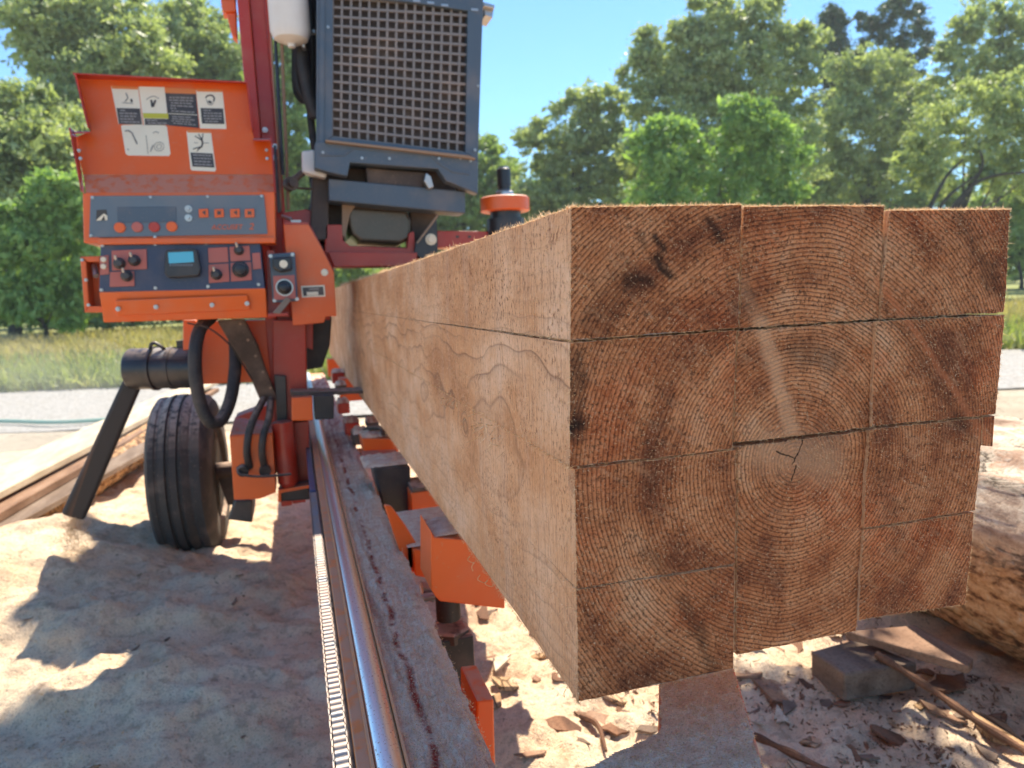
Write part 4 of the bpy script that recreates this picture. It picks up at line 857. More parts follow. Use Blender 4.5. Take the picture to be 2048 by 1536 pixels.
# carriage box + cylinder
b = MB(); b.pp([(459, 873), (545, 868), (552, 985), (520, 998), (468, 1000)], 2.30, .14); b.prism([PY(459, 873, 2.30), PY(545, 868, 2.30), PY(543, 845, 2.44), PY(470, 836, 2.44)], (0, .0, .004)); cb = b.build('carriage_box', M['orange'], head, bevel=.004)
b = MB(); b.tube(spline([PY(475, 935, 2.29), PY(480, 948, 2.27), (PY(520, 953, 2.27)), PY(583, 948, 2.27)], 6), .004, 8); b.tube([PY(486, 938, 2.30), PY(486, 944, 2.28)], .018, 12); b.tube([PY(530, 938, 2.30), PY(530, 944, 2.28)], .018, 12); b.build('hose_fittings', M['black'], cb, smooth=True)
b = MB(); b.lathe(PY(571, 905, 2.36), (.02, 0, -1), [(-.105, .034), (.10, .034), (.115, .022)], 24); b.build('lift_cylinder', M['red'], head, smooth=True)
b = MB(); b.pp([(588, 845), (618, 842), (620, 972), (590, 975)], 2.42, .06); b.build('carriage_side_plate', M['red'], head, bevel=.003)
b = MB(); b.pp([(583, 795), (625, 793), (626, 841), (583, 842)], 2.30, .10); b.build('rail_wiper_block', M['orange'], head, bevel=.004)
b = MB(); b.pp([(627, 791), (668, 789), (668, 838), (630, 840)], 2.31, .10); b.build('roller_cover', M['blackp'], head, bevel=.004)
b = MB(); b.pp([(580, 783), (668, 783), (750, 780), (752, 786), (582, 793)], 2.34, .10); b.build('carriage_top_plate', M['brownsteel'], head, bevel=.002)
b = MB(); b.pp([(470, 1000), (505, 1000), (505, 1046), (455, 1040)], 2.40, .2); b.pp([(558, 980), (620, 968), (620, 1000), (560, 1004)], 2.36, .1); b.build('carriage_roller_base', M['blackp'], head, bevel=.006)
b = MB(); b.pp([(556, 980), (618, 970), (618, 976), (562, 986), (562, 1005), (556, 1004)], 2.34, .04); b.build('chain_bracket', M['orange'], head, bevel=.001)
# --- air canister and discharge chute
a0, a1 = PY(258, 738, 2.52), PY(395, 735, 2.46)
ax = a1 - a0; L_ = np.linalg.norm(ax)
b = MB(); b.lathe(a0, ax, [(0, .05), (.006, .064), (.012, .068), (.08, .068), (.082, .073), (.092, .073), (.094, .067), (L_ * .62, .067), (L_ * .62, .07), (L_ * .68, .07), (L_ * .68, .067), (L_, .067)], 36); can = b.build('air_filter_canister', M['blackp'], head, smooth=True)
b = MB(); b.tube(spline([PY(302, 702, 2.48), PY(302, 690, 2.46), PY(310, 686, 2.46), PY(326, 696, 2.46), PY(330, 702, 2.47)], 5), .006, 8); b.pp([(352, 682), (370, 680), (372, 700), (354, 702)], 2.47, .05); build_each(b, 'canister_clip', M['blackp'], can, True)
lm_ = a0 + ax * .60
b = MB()
for k in range(6):
    a_ = math.radians(215 + k * 13); a2 = math.radians(215 + (k + 1) * 13); e0 = a0 + ax * .40; e1 = a0 + ax * .60
    q = lambda P_, an: P_ + np.array([0, math.cos(an) * .0685, -math.sin(an) * .0685])
    b.prism([q(e0, a_), q(e1, a_), q(e1, a2), q(e0, a2)], (0, .001, 0))
b.build('canister_label', M['slate_l'], can)
b = MB(); b.prism([PY(247, 757, 2.52), PY(285, 766, 2.52), PY(167, 1044, 2.56), PY(120, 1031, 2.56)], (.0, .085, .02)); b.build('sawdust_chute', M['chute'], head, bevel=.012, seg=3)

# ================================================================== the sawmill bed (one thing)
bed = empty('sawmill_bed', (.12, 1.6, 0), 'orange sawmill bed with chrome rail, roller chain and sawdust-covered steel under the timbers', 'sawmill bed')
b = MB(); b.box(.0262, .166, .25, 4.9, .36, .553); rail = b.build('main_rail', paint('worn_rail_paint', (.86, .24, .05), .45, .35), bed, bevel=.002)
b = MB(); b.box(.041, .0445, .25, 4.9, .553, .5595); b.box(.0765, .0795, .25, 4.9, .553, .561); build_each(b, 'rail_lip', paint('bare_lip_paint', (.88, .38, .14), .4, .3), rail)
b = MB(); n_ = 14; pr = [(.0605 + .0158 * math.cos(math.pi * k / 14), .5535 + .0105 * math.sin(math.pi * k / 14)) for k in range(15)]
ys_ = [.25, .7, 1.2, 2.0, 3.0, 4.9]; vs = [(x, y, z) for y in ys_ for x, z in pr]; K = len(pr); n_ = K - 1
b.add(vs, [(i * K + k, i * K + k + 1, (i + 1) * K + k + 1, (i + 1) * K + k) for i in range(len(ys_) - 1) for k in range(n_)] + [tuple(range(K))[::-1]]); b.build('chrome_rail', M['chrome'], rail, smooth=True)
# sawdust lying on the rail top
X, Y = np.meshgrid(np.linspace(.0795, .168, 62), .28 + 4.4 * np.linspace(0, 1, 700) ** 1.8)
Xn = X + np.where(X > .160, .006 * vn(Y * 25, X * 0, 1.2) + .004 * vn(Y * 90, X * 0, 4.2), 0)
q_ = (X - .0795) / .0885
Z = .5545 + (.004 + .003 * vn(X * 60, Y * 30, 1) + .0038 * fbm(X * 260, Y * 260, 3, 3)) * np.clip(np.minimum(q_ * 6, (1 - q_) * 4), 0.05, 1) + .006 * np.exp(-((q_ - .85) / .13) ** 2) * np.clip(.5 + 2 * vn(X * 20, Y * 14, 6), 0, 1.4)
nx_ = X.shape[1]; ny_ = X.shape[0]
o = link_mesh('sawdust_layer', np.stack([Xn.ravel(), Y.ravel(), Z.ravel()], 1), [(j * nx_ + i, j * nx_ + i + 1, (j + 1) * nx_ + i + 1, (j + 1) * nx_ + i) for j in range(ny_ - 1) for i in range(nx_ - 1)], M['railtop'], rail, smooth=True)
n_ = 16000; yy = .45 + 1.6 * rng.random(n_) ** 1.5; xx = .082 + .086 * rng.random(n_)
kk = np.abs(xx - .107 - .0) > .006 * rng.random(n_); xx, yy = xx[kk], yy[kk]
P_ = np.stack([xx, yy, .5575 + .004 * rng.random(len(xx)) + .005 * np.exp(-((xx - .155) / .012) ** 2)], 1); d = rng.normal(size=P_.shape); d[:, 2] = np.abs(d[:, 2]) * .5
FV, FF = strands(P_, d, .0012 + .0022 * rng.random(len(xx)) ** 2, .0003 + .0004 * rng.random(len(xx)), rng.normal(size=len(xx)) * .5, 2)
o = link_mesh('sawdust_flakes', FV, FF, M['fibre'], rail); o['kind'] = 'stuff'
b = MB(); b.box(.0222, .0260, .25, 3.6, .44, .543); b.build('chain_tray', M['black'], rail)
b = MB(); b.box(.0045, .0215, .25, 3.6, .535, .5385); b.build('chain_shelf', M['blackp'], rail)
# roller chain
b = MB(); pitch = .0127
for k in range(118):
    y = .34 + k * pitch; n_ = 10
    b.lathe((.0058, y, .5455), (1, 0, 0), [(0, .0059), (.0135, .0059)], n_)
    w_ = .0006 if k % 2 else 0
    for x0 in (.0030 - w_, .0194 + w_): b.box(x0, x0 + .0018, y - .0012, y + pitch + .0012, .5415, .5495)
ch = b.build('roller_chain', paint('chain_steel', (.30, .30, .31), .38, .35, .9), bed, smooth=True)
b = MB(); b.box(.0045, .0205, 1.86, 3.3, .539, .549); b.build('chain_reflection_strip', M['blue_refl'], bed, bevel=.002)  # blue strip standing in for a reflection along the far chain
for Yp in (1.02, 1.16, 1.5): b = MB(); b.lathe((.0303, Yp, .53), (-1, 0, 0), [(-.001, .007), (.003, .006)], 12); b.build('rail_bolt', M['steel'], rail, smooth=True)
b = MB(); b.box(.166, .172, .3, 4.8, .36, .42); b.build('rail_flange', M['red'], rail)
# parts between rail and timbers
b = MB(); b.prism([PY(862, 1062, 1.06), PY(868, 1075, 1.06), PY(1010, 1085, 1.06), PY(1010, 1218, 1.06), PY(880, 1203, 1.06), PY(872, 1195, 1.06), PY(862, 1180, 1.06)], (0, .10, 0)); ss = b.build('side_support', M['orange'], bed, bevel=.008, seg=3)
b = MB()
def dustpad(mb, x0, x1, y0, y1, z, h=.006, n=24):
    X, Y = np.meshgrid(np.linspace(x0, x1, n), np.linspace(y0, y1, n)); s = np.minimum(np.minimum(X - x0, x1 - X) / (x1 - x0), np.minimum(Y - y0, y1 - Y) / (y1 - y0)) * 6
    Z = z + h * np.clip(s, 0, 1) ** .5 * (.8 + .8 * fbm(X * 90, Y * 90, 2)) - .001
    mb.add(np.stack([X.ravel(), Y.ravel(), Z.ravel()], 1), [(j * n + i, j * n + i + 1, (j + 1) * n + i + 1, (j + 1) * n + i) for j in range(n - 1) for i in range(n - 1)])
p_ = PY(866, 1066, 1.06); dustpad(b, p_[0], .46, 1.065, 1.155, p_[2] - .008, .008); b.build('sawdust_layer', M['railtop'], ss, smooth=True)
cx = PY(897, 1230, 1.10)
b = MB(); b.lathe((cx[0], 1.10, .50), (0, 0, 1), [(0, .021), (.13, .021)], 24); b.build('support_post', M['black'], ss, smooth=True)
b = MB(); b.lathe((cx[0] + .001, 1.10, PY(897, 1275, 1.1)[2]), (0, 0, 1), [(0, .034), (.016, .034), (.019, .029)], 6); b.lathe((cx[0], 1.10, PY(897, 1262, 1.1)[2]), (0, 0, 1), [(0, .024), (.006, .022)], 16); b.build('post_nut', M['brownsteel'], ss, bevel=.001)
b = MB(); a_ = PY(878, 1330, 1.07); c_ = PY(950, 1330, 1.07); b.box(a_[0], c_[0], 1.07, 1.15, PY(910, 1405, 1.07)[2], PY(910, 1278, 1.07)[2]); b.build('post_socket', M['black'], bed, bevel=.003)
b = MB(); dustpad(b, a_[0], c_[0], 1.075, 1.145, PY(910, 1278, 1.07)[2], .003); b.build('sawdust_layer', M['sawdust'], bed, smooth=True)
b = MB(); b.pp([(768, 1010), (782, 1012), (812, 1052), (832, 1085), (832, 1140), (822, 1150), (800, 1105)], 1.30, .01); b.pp([(826, 1098), (870, 1104), (870, 1160), (830, 1152)], 1.28, .10); b.build('stop_arm', M['orange'], bed, bevel=.003)
b = MB(); a_ = PY(826, 1095, 1.28); dustpad(b, a_[0] - .01, .40, 1.285, 1.52, a_[2], .004); b.build('sawdust_layer', M['railtop'], bed, smooth=True)
b = MB(); b.box(a_[0] - .01, .40, 1.30, 1.52, a_[2] - .05, a_[2] - .002); b.build('arm_plate', M['red'], bed, bevel=.002)
b = MB(); b.pp([(745, 935), (821, 933), (823, 1058), (772, 1042)], 1.72, .12); bb = b.build('clamp_housing', M['blackp'], bed, bevel=.006)
b = MB(); a_ = PY(745, 935, 1.72); c_ = PY(821, 933, 1.72); dustpad(b, a_[0] - .02, c_[0] + .02, 1.725, 1.86, a_[2] - .001, .010); b.build('sawdust_layer', M['railtop'], bb, smooth=True)
b = MB(); a_ = PY(822, 990, 1.66); b.box(a_[0], .62, 1.66, 1.76, PY(850, 1062, 1.66)[2], PY(850, 982, 1.66)[2]); b.box(a_[0] + .002, .62, 1.655, 1.765, PY(850, 982, 1.66)[2] + .0005, PY(850, 976, 1.66)[2] + .004, 1); b.build('cross_bunk', [M['orange'], M['brownsteel']], bed, bevel=.003)
b = MB(); b.pp([(724, 876), (790, 878), (800, 908), (728, 906)], 2.12, .12); b.build('side_stop', M['orange'], bed, bevel=.004)
b = MB(); a_ = PY(724, 876, 2.12); dustpad(b, a_[0], a_[0] + .12, 2.125, 2.24, a_[2] - .002, .012); b.build('sawdust_layer', M['railtop'], bed, smooth=True)
b = MB(); b.pp([(728, 915), (800, 912), (802, 924), (730, 926)], 2.0, .1); b.build('stop_base', M['red'], bed, bevel=.004)
b = MB(); b.tube(spline([PY(722, 870, 2.25), PY(735, 858, 2.2), PY(760, 856, 2.15), PY(768, 868, 2.12)], 6), .008, 8); b.build('bed_hose', M['black'], bed, smooth=True)
for i, (u, v, w_, h_, Y_) in enumerate(((690, 845, 30, 26, 2.5), (706, 868, 34, 22, 2.3), (676, 806, 24, 22, 2.75), (672, 770, 22, 20, 3.0), (664, 745, 26, 22, 3.2), (735, 845, 24, 14, 2.4))):
    b = MB(); b.pb(u, v, u + w_, v + h_, Y_, .10); k_ = b.build('bed_bracket', M['red' if i % 2 == 0 else 'brownsteel'], bed, bevel=.006)
    b = MB(); a_ = PY(u, v, Y_); c_ = PY(u + w_, v, Y_); dustpad(b, a_[0], c_[0], Y_ + .002, Y_ + .1, a_[2] - .002, .014, 14); b.build('sawdust_layer', M['railtop'], k_, smooth=True)
b = MB(); b.pp([(953, 1402), (988, 1398), (992, 1560), (953, 1560)], .80, .09); b.build('end_block', M['orange'], bed, bevel=.003)
b = MB(); b.pp([(846, 1175), (868, 1180), (868, 1205), (850, 1200)], 1.2, .03); b.lathe(PY(862, 1193, 1.19), (1, 0, 0), [(-.02, .008), (.03, .008)], 12); b.build('hinge_pin', M['steel'], bed, smooth=True)
# sawdust-covered end arm below the timbers
ZA = .635
top = [(1318, 1362), (1390, 1330), (1466, 1330), (1500, 1440), (1540, 1572), (1580, 1720), (960, 1720), (1145, 1552), (1316, 1466)]
pts = [PZ(u, v, ZA) for u, v in top]
b = MB(); b.prism(pts, (0, 0, -.09)); b.build('end_arm', M['orange'], bed, bevel=.002)
# dust sheet clipped to the arm outline
def inside(px_, py_, poly):
    r_ = np.zeros(px_.shape, bool); n = len(poly)
    for i in range(n):
        x1, y1 = poly[i][0], poly[i][1]; x2, y2 = poly[(i + 1) % n][0], poly[(i + 1) % n][1]
        c_ = ((y1 > py_) != (y2 > py_)) & (px_ < (x2 - x1) * (py_ - y1) / (y2 - y1 + 1e-12) + x1); r_ ^= c_
    return r_
cen = np.mean(pts, 0); small = [cen + (p - cen) * .985 for p in pts]
xs_ = np.arange(min(p[0] for p in pts), max(p[0] for p in pts), .0016); ys_ = np.arange(max(.42, min(p[1] for p in pts)), max(p[1] for p in pts), .0016)
X, Y = np.meshgrid(xs_, ys_); IN = inside(X + .004 * vn(X * 120, Y * 120, 1), Y + .004 * vn(X * 120, Y * 120, 7), small)
Z = ZA + .002 + .0012 * fbm(X * 250, Y * 250, 2, 3) + .002 * vn(X * 40, Y * 40, 3)
idx = np.arange(X.size).reshape(X.shape); okc = IN[:-1, :-1] & IN[1:, :-1] & IN[:-1, 1:] & IN[1:, 1:]
F_ = np.stack([idx[:-1, :-1][okc], idx[:-1, 1:][okc], idx[1:, 1:][okc], idx[1:, :-1][okc]], 1)
us, inv = np.unique(F_, return_inverse=True); V_ = np.stack([X.ravel(), Y.ravel(), Z.ravel()], 1)[us]
armdust = link_mesh('sawdust_layer', V_, inv.reshape(F_.shape), M['railtop'], bed, smooth=True)
sel = V_[rng.integers(0, len(V_), 9000)]; d = rng.normal(size=sel.shape); d[:, 2] = np.abs(d[:, 2]) * .5
FV, FF = strands(sel, d, .0010 + .002 * rng.random(9000) ** 2, .0003 + .0003 * rng.random(9000), rng.normal(size=9000) * .5, 2)
o = link_mesh('sawdust_flakes', FV, FF, M['fibre'], bed); o['kind'] = 'stuff'
# two more bunks further along, frame leg
for Y_ in (3.1, 4.2): b = MB(); b.box(.17, .63, Y_, Y_ + .09, .60, .703); b.build('cross_bunk', M['orange'], bed, bevel=.003)
b = MB(); b.box(.50, .60, 1.95, 4.8, .42, .60); b.build('outer_rail', M['orange'], bed, bevel=.004)
b = MB(); b.box(.05, .12, 4.3, 4.4, .0, .36); b.build('bed_leg', M['orange'], bed, bevel=.004)
# wheel and axle
wc = PY(381, 948, 3.02); wx = wc[0]
prof = [(-.105, .20), (-.105, .26), (-.10, .30), (-.085, .322)]
for g in (-.058, -.02, .02, .058): prof += [(g - .008, .332 - .25 * g * g / .1), (g - .004, .320), (g + .004, .320), (g + .008, .332 - .25 * g * g / .1)]
prof += [(.090, .322), (.108, .30), (.115, .26), (.115, .20), (.10, .19)]
b = MB(); b.lathe(wc, (1, -.04, 0), prof, 72); whl = b.build('tyre', paint('dusty_tyre', (.06, .052, .046), .75, .7), bed, smooth=True)
b = MB(); b.lathe(wc, (1, -.04, 0), [(.10, .195), (.085, .185), (.06, .17), (.055, .07), (.075, .06), (.085, .03)], 40); b.lathe(wc, (1, -.04, 0), [(-.09, .195), (-.08, .0)], 40); b.build('rim', M['brownsteel'], whl, smooth=True)
b = MB(); b.tube([wc + [.06, 0, 0], wc + [.75, 0, 0]], .035, 14); b.pp([(430, 940), (500, 960), (500, 1010), (455, 1010)], 3.0, .06); b.build('axle', M['brownsteel'], bed, smooth=True)
b = MB(); b.pp([(470, 835), (560, 800), (560, 860), (470, 850)], 2.9, .12); b.build('fender_bracket', M['red'], bed, bevel=.004)

# ================================================================== logs, boards and debris
def log(name, label, p0, p1, r, mat, seed, ends=True, n=64, m=110, lump=.02, cat='log'):
    p0, p1 = np.array(p0, float), np.array(p1, float); ax = p1 - p0; L = np.linalg.norm(ax); ax /= L; a = np.cross(ax, [0, 0, 1]); a /= np.linalg.norm(a); b_ = np.cross(a, ax)
    th = np.linspace(0, 2 * math.pi, n, endpoint=False); ss_ = np.linspace(0, 1, m); TH, S = np.meshgrid(th, ss_)
    cx_, sx_ = np.cos(TH), np.sin(TH)
    R_ = r * (1 + .06 * vn(cx_ * 1.5 + 9, sx_ * 1.5 + S * 3, seed)) + lump * fbm(cx_ * 5 * r * 8 + seed, sx_ * 5 * r * 8, S * L * 5, 5) + lump * .8 * np.where(vn(cx_ * 9 * r * 5 + seed, sx_ * 9 * r * 5, S * L * 6) > .08, 1, 0)
    P = p0 + ax * (S * L)[..., None] + a * (R_ * cx_)[..., None] + b_ * (R_ * sx_)[..., None]
    idx = np.arange(n * m).reshape(m, n); f = [tuple(x) for x in np.stack([idx[:-1].ravel(), np.roll(idx, -1, 1)[:-1].ravel(), np.roll(idx, -1, 1)[1:].ravel(), idx[1:].ravel()], 1)]
    mi = [0] * len(f); f += [tuple(idx[0][::-1]), tuple(idx[-1])]; mi += [1, 1]
    o = link_mesh(name, P.reshape(-1, 3), f, [mat, M['pale']], smooth=True, matidx=mi)
    return tag(o, label, cat)
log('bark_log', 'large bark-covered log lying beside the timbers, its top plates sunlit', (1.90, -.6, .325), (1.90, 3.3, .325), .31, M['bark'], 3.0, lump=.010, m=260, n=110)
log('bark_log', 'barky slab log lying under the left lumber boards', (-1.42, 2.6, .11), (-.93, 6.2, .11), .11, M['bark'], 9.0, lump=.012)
def beam3(name, label, p0, p1, wv, th, mat, cat='board', group=None, n=14, bow=.0, bev=.004):   # board from p0 to p1 (upper left arris), width vector wv, thickness th
    p0, p1, wv = map(lambda a: np.array(a, float), (p0, p1, wv)); b = MB(); vs = []
    for i in range(n + 1):
        t = i / n; c = p0 + (p1 - p0) * t + [0, 0, bow * math.sin(math.pi * t)]; j = .004 * vn(t * 9 + p0[0] * 7, p0[1], 1.0)
        vs += [c + [j, 0, j], c + wv + [-j, 0, j], c + wv + [-j, 0, -th], c + [j, 0, -th]]
    f = [(0, 1, 2, 3), (4 * n + 3, 4 * n + 2, 4 * n + 1, 4 * n)]
    for i in range(n):
        for k in range(4): f.append((4 * i + k, 4 * i + 4 + k, 4 * i + 4 + (k + 1) % 4, 4 * i + (k + 1) % 4))
    b.add(vs, f); o = b.build(name, mat, bevel=bev); return tag(o, label, cat, group)
beam3('lumber_board', 'long pale sawn board on top of the left lumber pile, brightly lit', (-1.60, 2.7, .31), (-1.02, 8.4, .26), (.27, .02, -.01), .035, M['pale'])
beam3('lumber_board', 'brown-edged board second from the top of the left lumber pile', (-1.55, 2.5, .265), (-1.06, 7.6, .215), (.265, .02, -.02), .04, M['brownb'])
beam3('lumber_board', 'weathered lower board of the left lumber pile, resting on the barky slab', (-1.60, 2.4, .215), (-1.02, 6.0, .17), (.32, .02, -.01), .03, M['darkb'])
# right-hand offcuts
g0 = -.01
b = MB(); b.prism([PZ(1622, 1302, .085), PZ(1716, 1276, .085), PZ(1835, 1325, .085), PZ(1690, 1348, .085)], (0, 0, -.075)); tag(b.build('wood_offcut', M['darkb'], bevel=.006), 'thick grey-brown block lying in shade beneath a plank right of the timbers', 'wood block')
b = MB(); b.prism([PZ(1690, 1262, .125), PZ(1829, 1250, .125), PZ(1947, 1318, .110), PZ(1938, 1332, .110)], (0, 0, -.022)); tag(b.build('wood_plank', M['brownb'], bevel=.003), 'thin plank on the block with its outer tip in sun', 'plank')
b = MB(); pts = spline([PZ(1752, 1308, .10), PZ(1850, 1370, .07), PZ(1950, 1440, .045), PZ(2060, 1508, .03)], 5); b.tube(pts, [.009 + .002 * math.sin(i * 1.7) for i in range(len(pts))], 9); tag(b.build('stick', M['stick'], smooth=True), 'long reddish brown stick leaning off the plank toward the lower right corner', 'stick')
b = MB(); pts = spline([PZ(1505, 1470, .02), PZ(1570, 1500, .02), PZ(1660, 1545, .02)], 5); b.tube(pts, [.008 + .002 * math.sin(i * 1.3) for i in range(len(pts))], 7); tag(b.build('stick', M['stick'], smooth=True), 'short brown stick on sawdust just right of the dusty end arm', 'stick')
b = MB(); pts = spline([PZ(1160, 1432, .02), PZ(1195, 1450, .02), PZ(1212, 1502, .015)], 5); b.tube(pts, [.006, .007, .008, .007, .008, .007, .006, .005, .005, .004, .004][:len(pts)], 7); tag(b.build('stick', M['stick'], smooth=True), 'dark bent twig left of the dusty end arm', 'stick')
b = MB(); b.prism([PZ(1990, 868, .02), PZ(2036, 846, .06), PZ(2038, 862, .0), PZ(2010, 876, 0)], (.1, .3, .01)); tag(b.build('board_offcut', M['pale'], bevel=.003), 'small tilted board end on bare dirt beyond the right timbers', 'board')
b = MB(); b.box(.80, .98, 1.28, 1.36, .40, .47); tag(b.build('red_bracket', M['orange'], bevel=.006), 'small red steel end showing below the right timbers', 'bracket')
bpy.data.objects['red_bracket'].parent = None
# teal hose
b = MB(); b.tube(spline([(-6, 9.8, -.06), (-4, 8.9, -.05), (-2.9, 8.2, -.05), (-2.3, 7.8, -.05), (-1.6, 7.75, -.06)], 6), .02, 8); tag(b.build('garden_hose', paint('teal_hose', (.10, .38, .30), .5, .2), smooth=True), 'teal hose lying across the gravel at the far left', 'hose')
# bark and wood chips
def chip_mesh(seed, thick):
    r = np.random.default_rng(seed); n = r.integers(6, 9); an = np.sort(r.random(n)) * 2 * math.pi; ra = .6 + .5 * r.random(n); el = 1.0 + 1.6 * r.random()
    V = []
    for z_ in (thick, 0): V += [(math.cos(a) * q * el, math.sin(a) * q, z_ + (.10 * math.cos(a) * q * el) ** 2 * 3 + .06 * r.random()) for a, q in zip(an, ra)]
    V.append((0, 0, thick + .05)); n = int(n)
    f = [(i, (i + 1) % n, 2 * n) for i in range(n)] + [((i + 1) % n, i, n + i, n + (i + 1) % n) for i in range(n)] + [tuple(range(2 * n - 1, n - 1, -1))]
    return V, f
protos = []
for k in range(7):
    V, f = chip_mesh(k, .22 + .1 * (k % 3)); me = bpy.data.meshes.new('wood_chip'); me.from_pydata(V, [], f); me.materials.append((M['stick'], M['darkb'], M['barkb'], M['stick'], M['brownb'], M['darkb'], M['pale'])[k]); me.update(); protos.append(me)
r_ = random.Random(5); cnt = 0
zones = [((1.0, 1.65), (1.0, 1.8), 44, (.014, .055)), ((.5, 1.1), (1.3, 2.4), 24, (.014, .045)), ((.45, 1.7), (1.0, 2.6), 60, (.010, .032)), ((.9, 2.4), (.75, 1.6), 46, (.008, .03)), ((-1.3, -.05), (1.3, 2.6), 60, (.003, .010)), ((.2, 1.2), (.9, 1.6), 26, (.008, .026)), ((2.3, 4.5), (2.2, 6), 14, (.03, .08))]
for (xa_, xb_), (ya_, yb_), nn, (s0_, s1_) in zones:
    for i in range(nn):
        x, y = r_.uniform(xa_, xb_), r_.uniform(ya_, yb_)
        if 1.55 < x < 2.25: continue
        me = protos[r_.randrange(7)]; o = bpy.data.objects.new('wood_chip', me); C.objects.link(o)
        s_ = s0_ + (s1_ - s0_) * r_.random() ** 2
        o.scale = (s_, s_, s_ * .8); z_ = float(gz(np.array(x), np.array(y))) - s_ * r_.uniform(.0, .25); o.location = (x, y, z_); o.rotation_euler = (r_.uniform(-.3, .3), r_.uniform(-.3, .3), r_.uniform(0, 6.3))
        big = 'bark chip scattered on the sawdust beneath and around the mill'
        tag(o, big, 'wood chip', 'wood chips scattered on the ground')
n_ = 42000; X = rng.uniform(-1.6, 2.6, n_); Y = rng.uniform(.7, 3.6, n_); kk = (X < 1.6) & (vn(X * 5, Y * 5, 3.3) > -.16 * 1); X, Y = X[kk], Y[kk]
P_ = np.stack([X, Y, gz(X, Y) + .001], 1); d = rng.normal(size=P_.shape); d[:, 2] = np.abs(d[:, 2]) * .3
FV, FF = strands(P_, d, .003 + .010 * rng.random(len(X)) ** 4, .0008 + .002 * rng.random(len(X)) ** 3, rng.normal(size=len(X)) * .5, 2)
tag(link_mesh('sawdust_shavings', FV, FF, M['fibre']), kind='stuff', label='loose shavings over the sawdust around the mill', cat='shavings')

# ================================================================== grass and trees
def grass(name, mat, n, fx, fy, hgt, label):
    X, Y = fx(n), fy(n); Y = Y - .31 * X; keep = vn(X * .9, Y * .9, 4.4) > -.25; X, Y = X[keep], Y[keep]; m = len(X)
    P_ = np.stack([X, Y, np.full(m, -.09)], 1); d = rng.normal(size=P_.shape) * .35; d[:, 2] = 1
    V, F_ = strands(P_, d, hgt * (.5 + rng.random(m)), .012 + .015 * rng.random(m), rng.normal(size=m) * .4, 2)
    tag(link_mesh(name, V, F_, mat), kind='stuff', label=label, cat='grass')
grass('green_grass', M['grass_g'], 52000, lambda n: rng.uniform(-12, 14, n), lambda n: 10.3 + 5.0 * rng.random(n) ** 1.3, .26, 'green weeds along the far side of the gravel track')
grass('dry_grass', M['grass_d'], 52000, lambda n: rng.uniform(-24, 26, n), lambda n: 12.5 + 20 * rng.random(n) ** 1.1, .32, 'dry straw-coloured grass in the pasture below the trees')
def PD(u, v, D): r = ray(u, v); p = r / r[1] * D; p[2] += H; return p
def crown(name, lobes, D, mat, leaf, dens, parent=None, asp=1.0, sp=.9, tuftr=.42):
    Vc, Nc = [], []; ex = []
    for (u, v, r) in lobes:
        ex.append((u, v, r))
        for _ in range(6):
            a_ = rng.uniform(0, 6.283); q_ = rng.uniform(1.0, 1.45); ex.append((u + math.cos(a_) * r * q_, v + math.sin(a_) * r * q_ * .95, r * rng.uniform(.14, .42)))
    lobes = ex
    for (u, v, rp) in lobes:
        R = 1.2 * rp * D / F; c = PD(u, v, D + rng.uniform(-.6, .6) * R)
        nt_ = max(5, int(dens * 4.2 * (R ** 2) / (tuftr ** 2)))
        dd = rng.normal(size=(nt_, 3)); dd /= np.linalg.norm(dd, axis=1, keepdims=True); rr = R * 1.12 * rng.random(nt_) ** .42
        tc = c + dd * rr[:, None] * np.array([1, sp, 1])
        nl = 26; k = np.repeat(np.arange(nt_), nl); off = rng.normal(size=(nt_ * nl, 3)) * tuftr * np.repeat(.25 + .45 * rng.random(nt_), nl)[:, None] * np.array([1, 1, .6])
        Vc.append(tc[k] + off)
        core = np.repeat(1 + 1.3 * (rr < .6 * R), nl); Nc.append(core)
    P_ = np.concatenate(Vc); n = len(P_); s_ = (leaf * (.5 + .9 * rng.random(n)) * np.concatenate(Nc))[:, None]
    a = rng.normal(size=(n, 3)); a /= np.linalg.norm(a, axis=1, keepdims=True); b_ = np.cross(a, rng.normal(size=(n, 3))); b_ /= np.linalg.norm(b_, axis=1, keepdims=True)
    V = np.stack([P_ - a * s_, P_ + b_ * s_ * .45, P_ + a * s_, P_ - b_ * s_ * .45], 1).reshape(-1, 3); F_ = np.arange(n * 4).reshape(n, 4)
    global NLEAF; NLEAF += n
    return link_mesh(name, V, F_, mat, parent)
NLEAF = 0
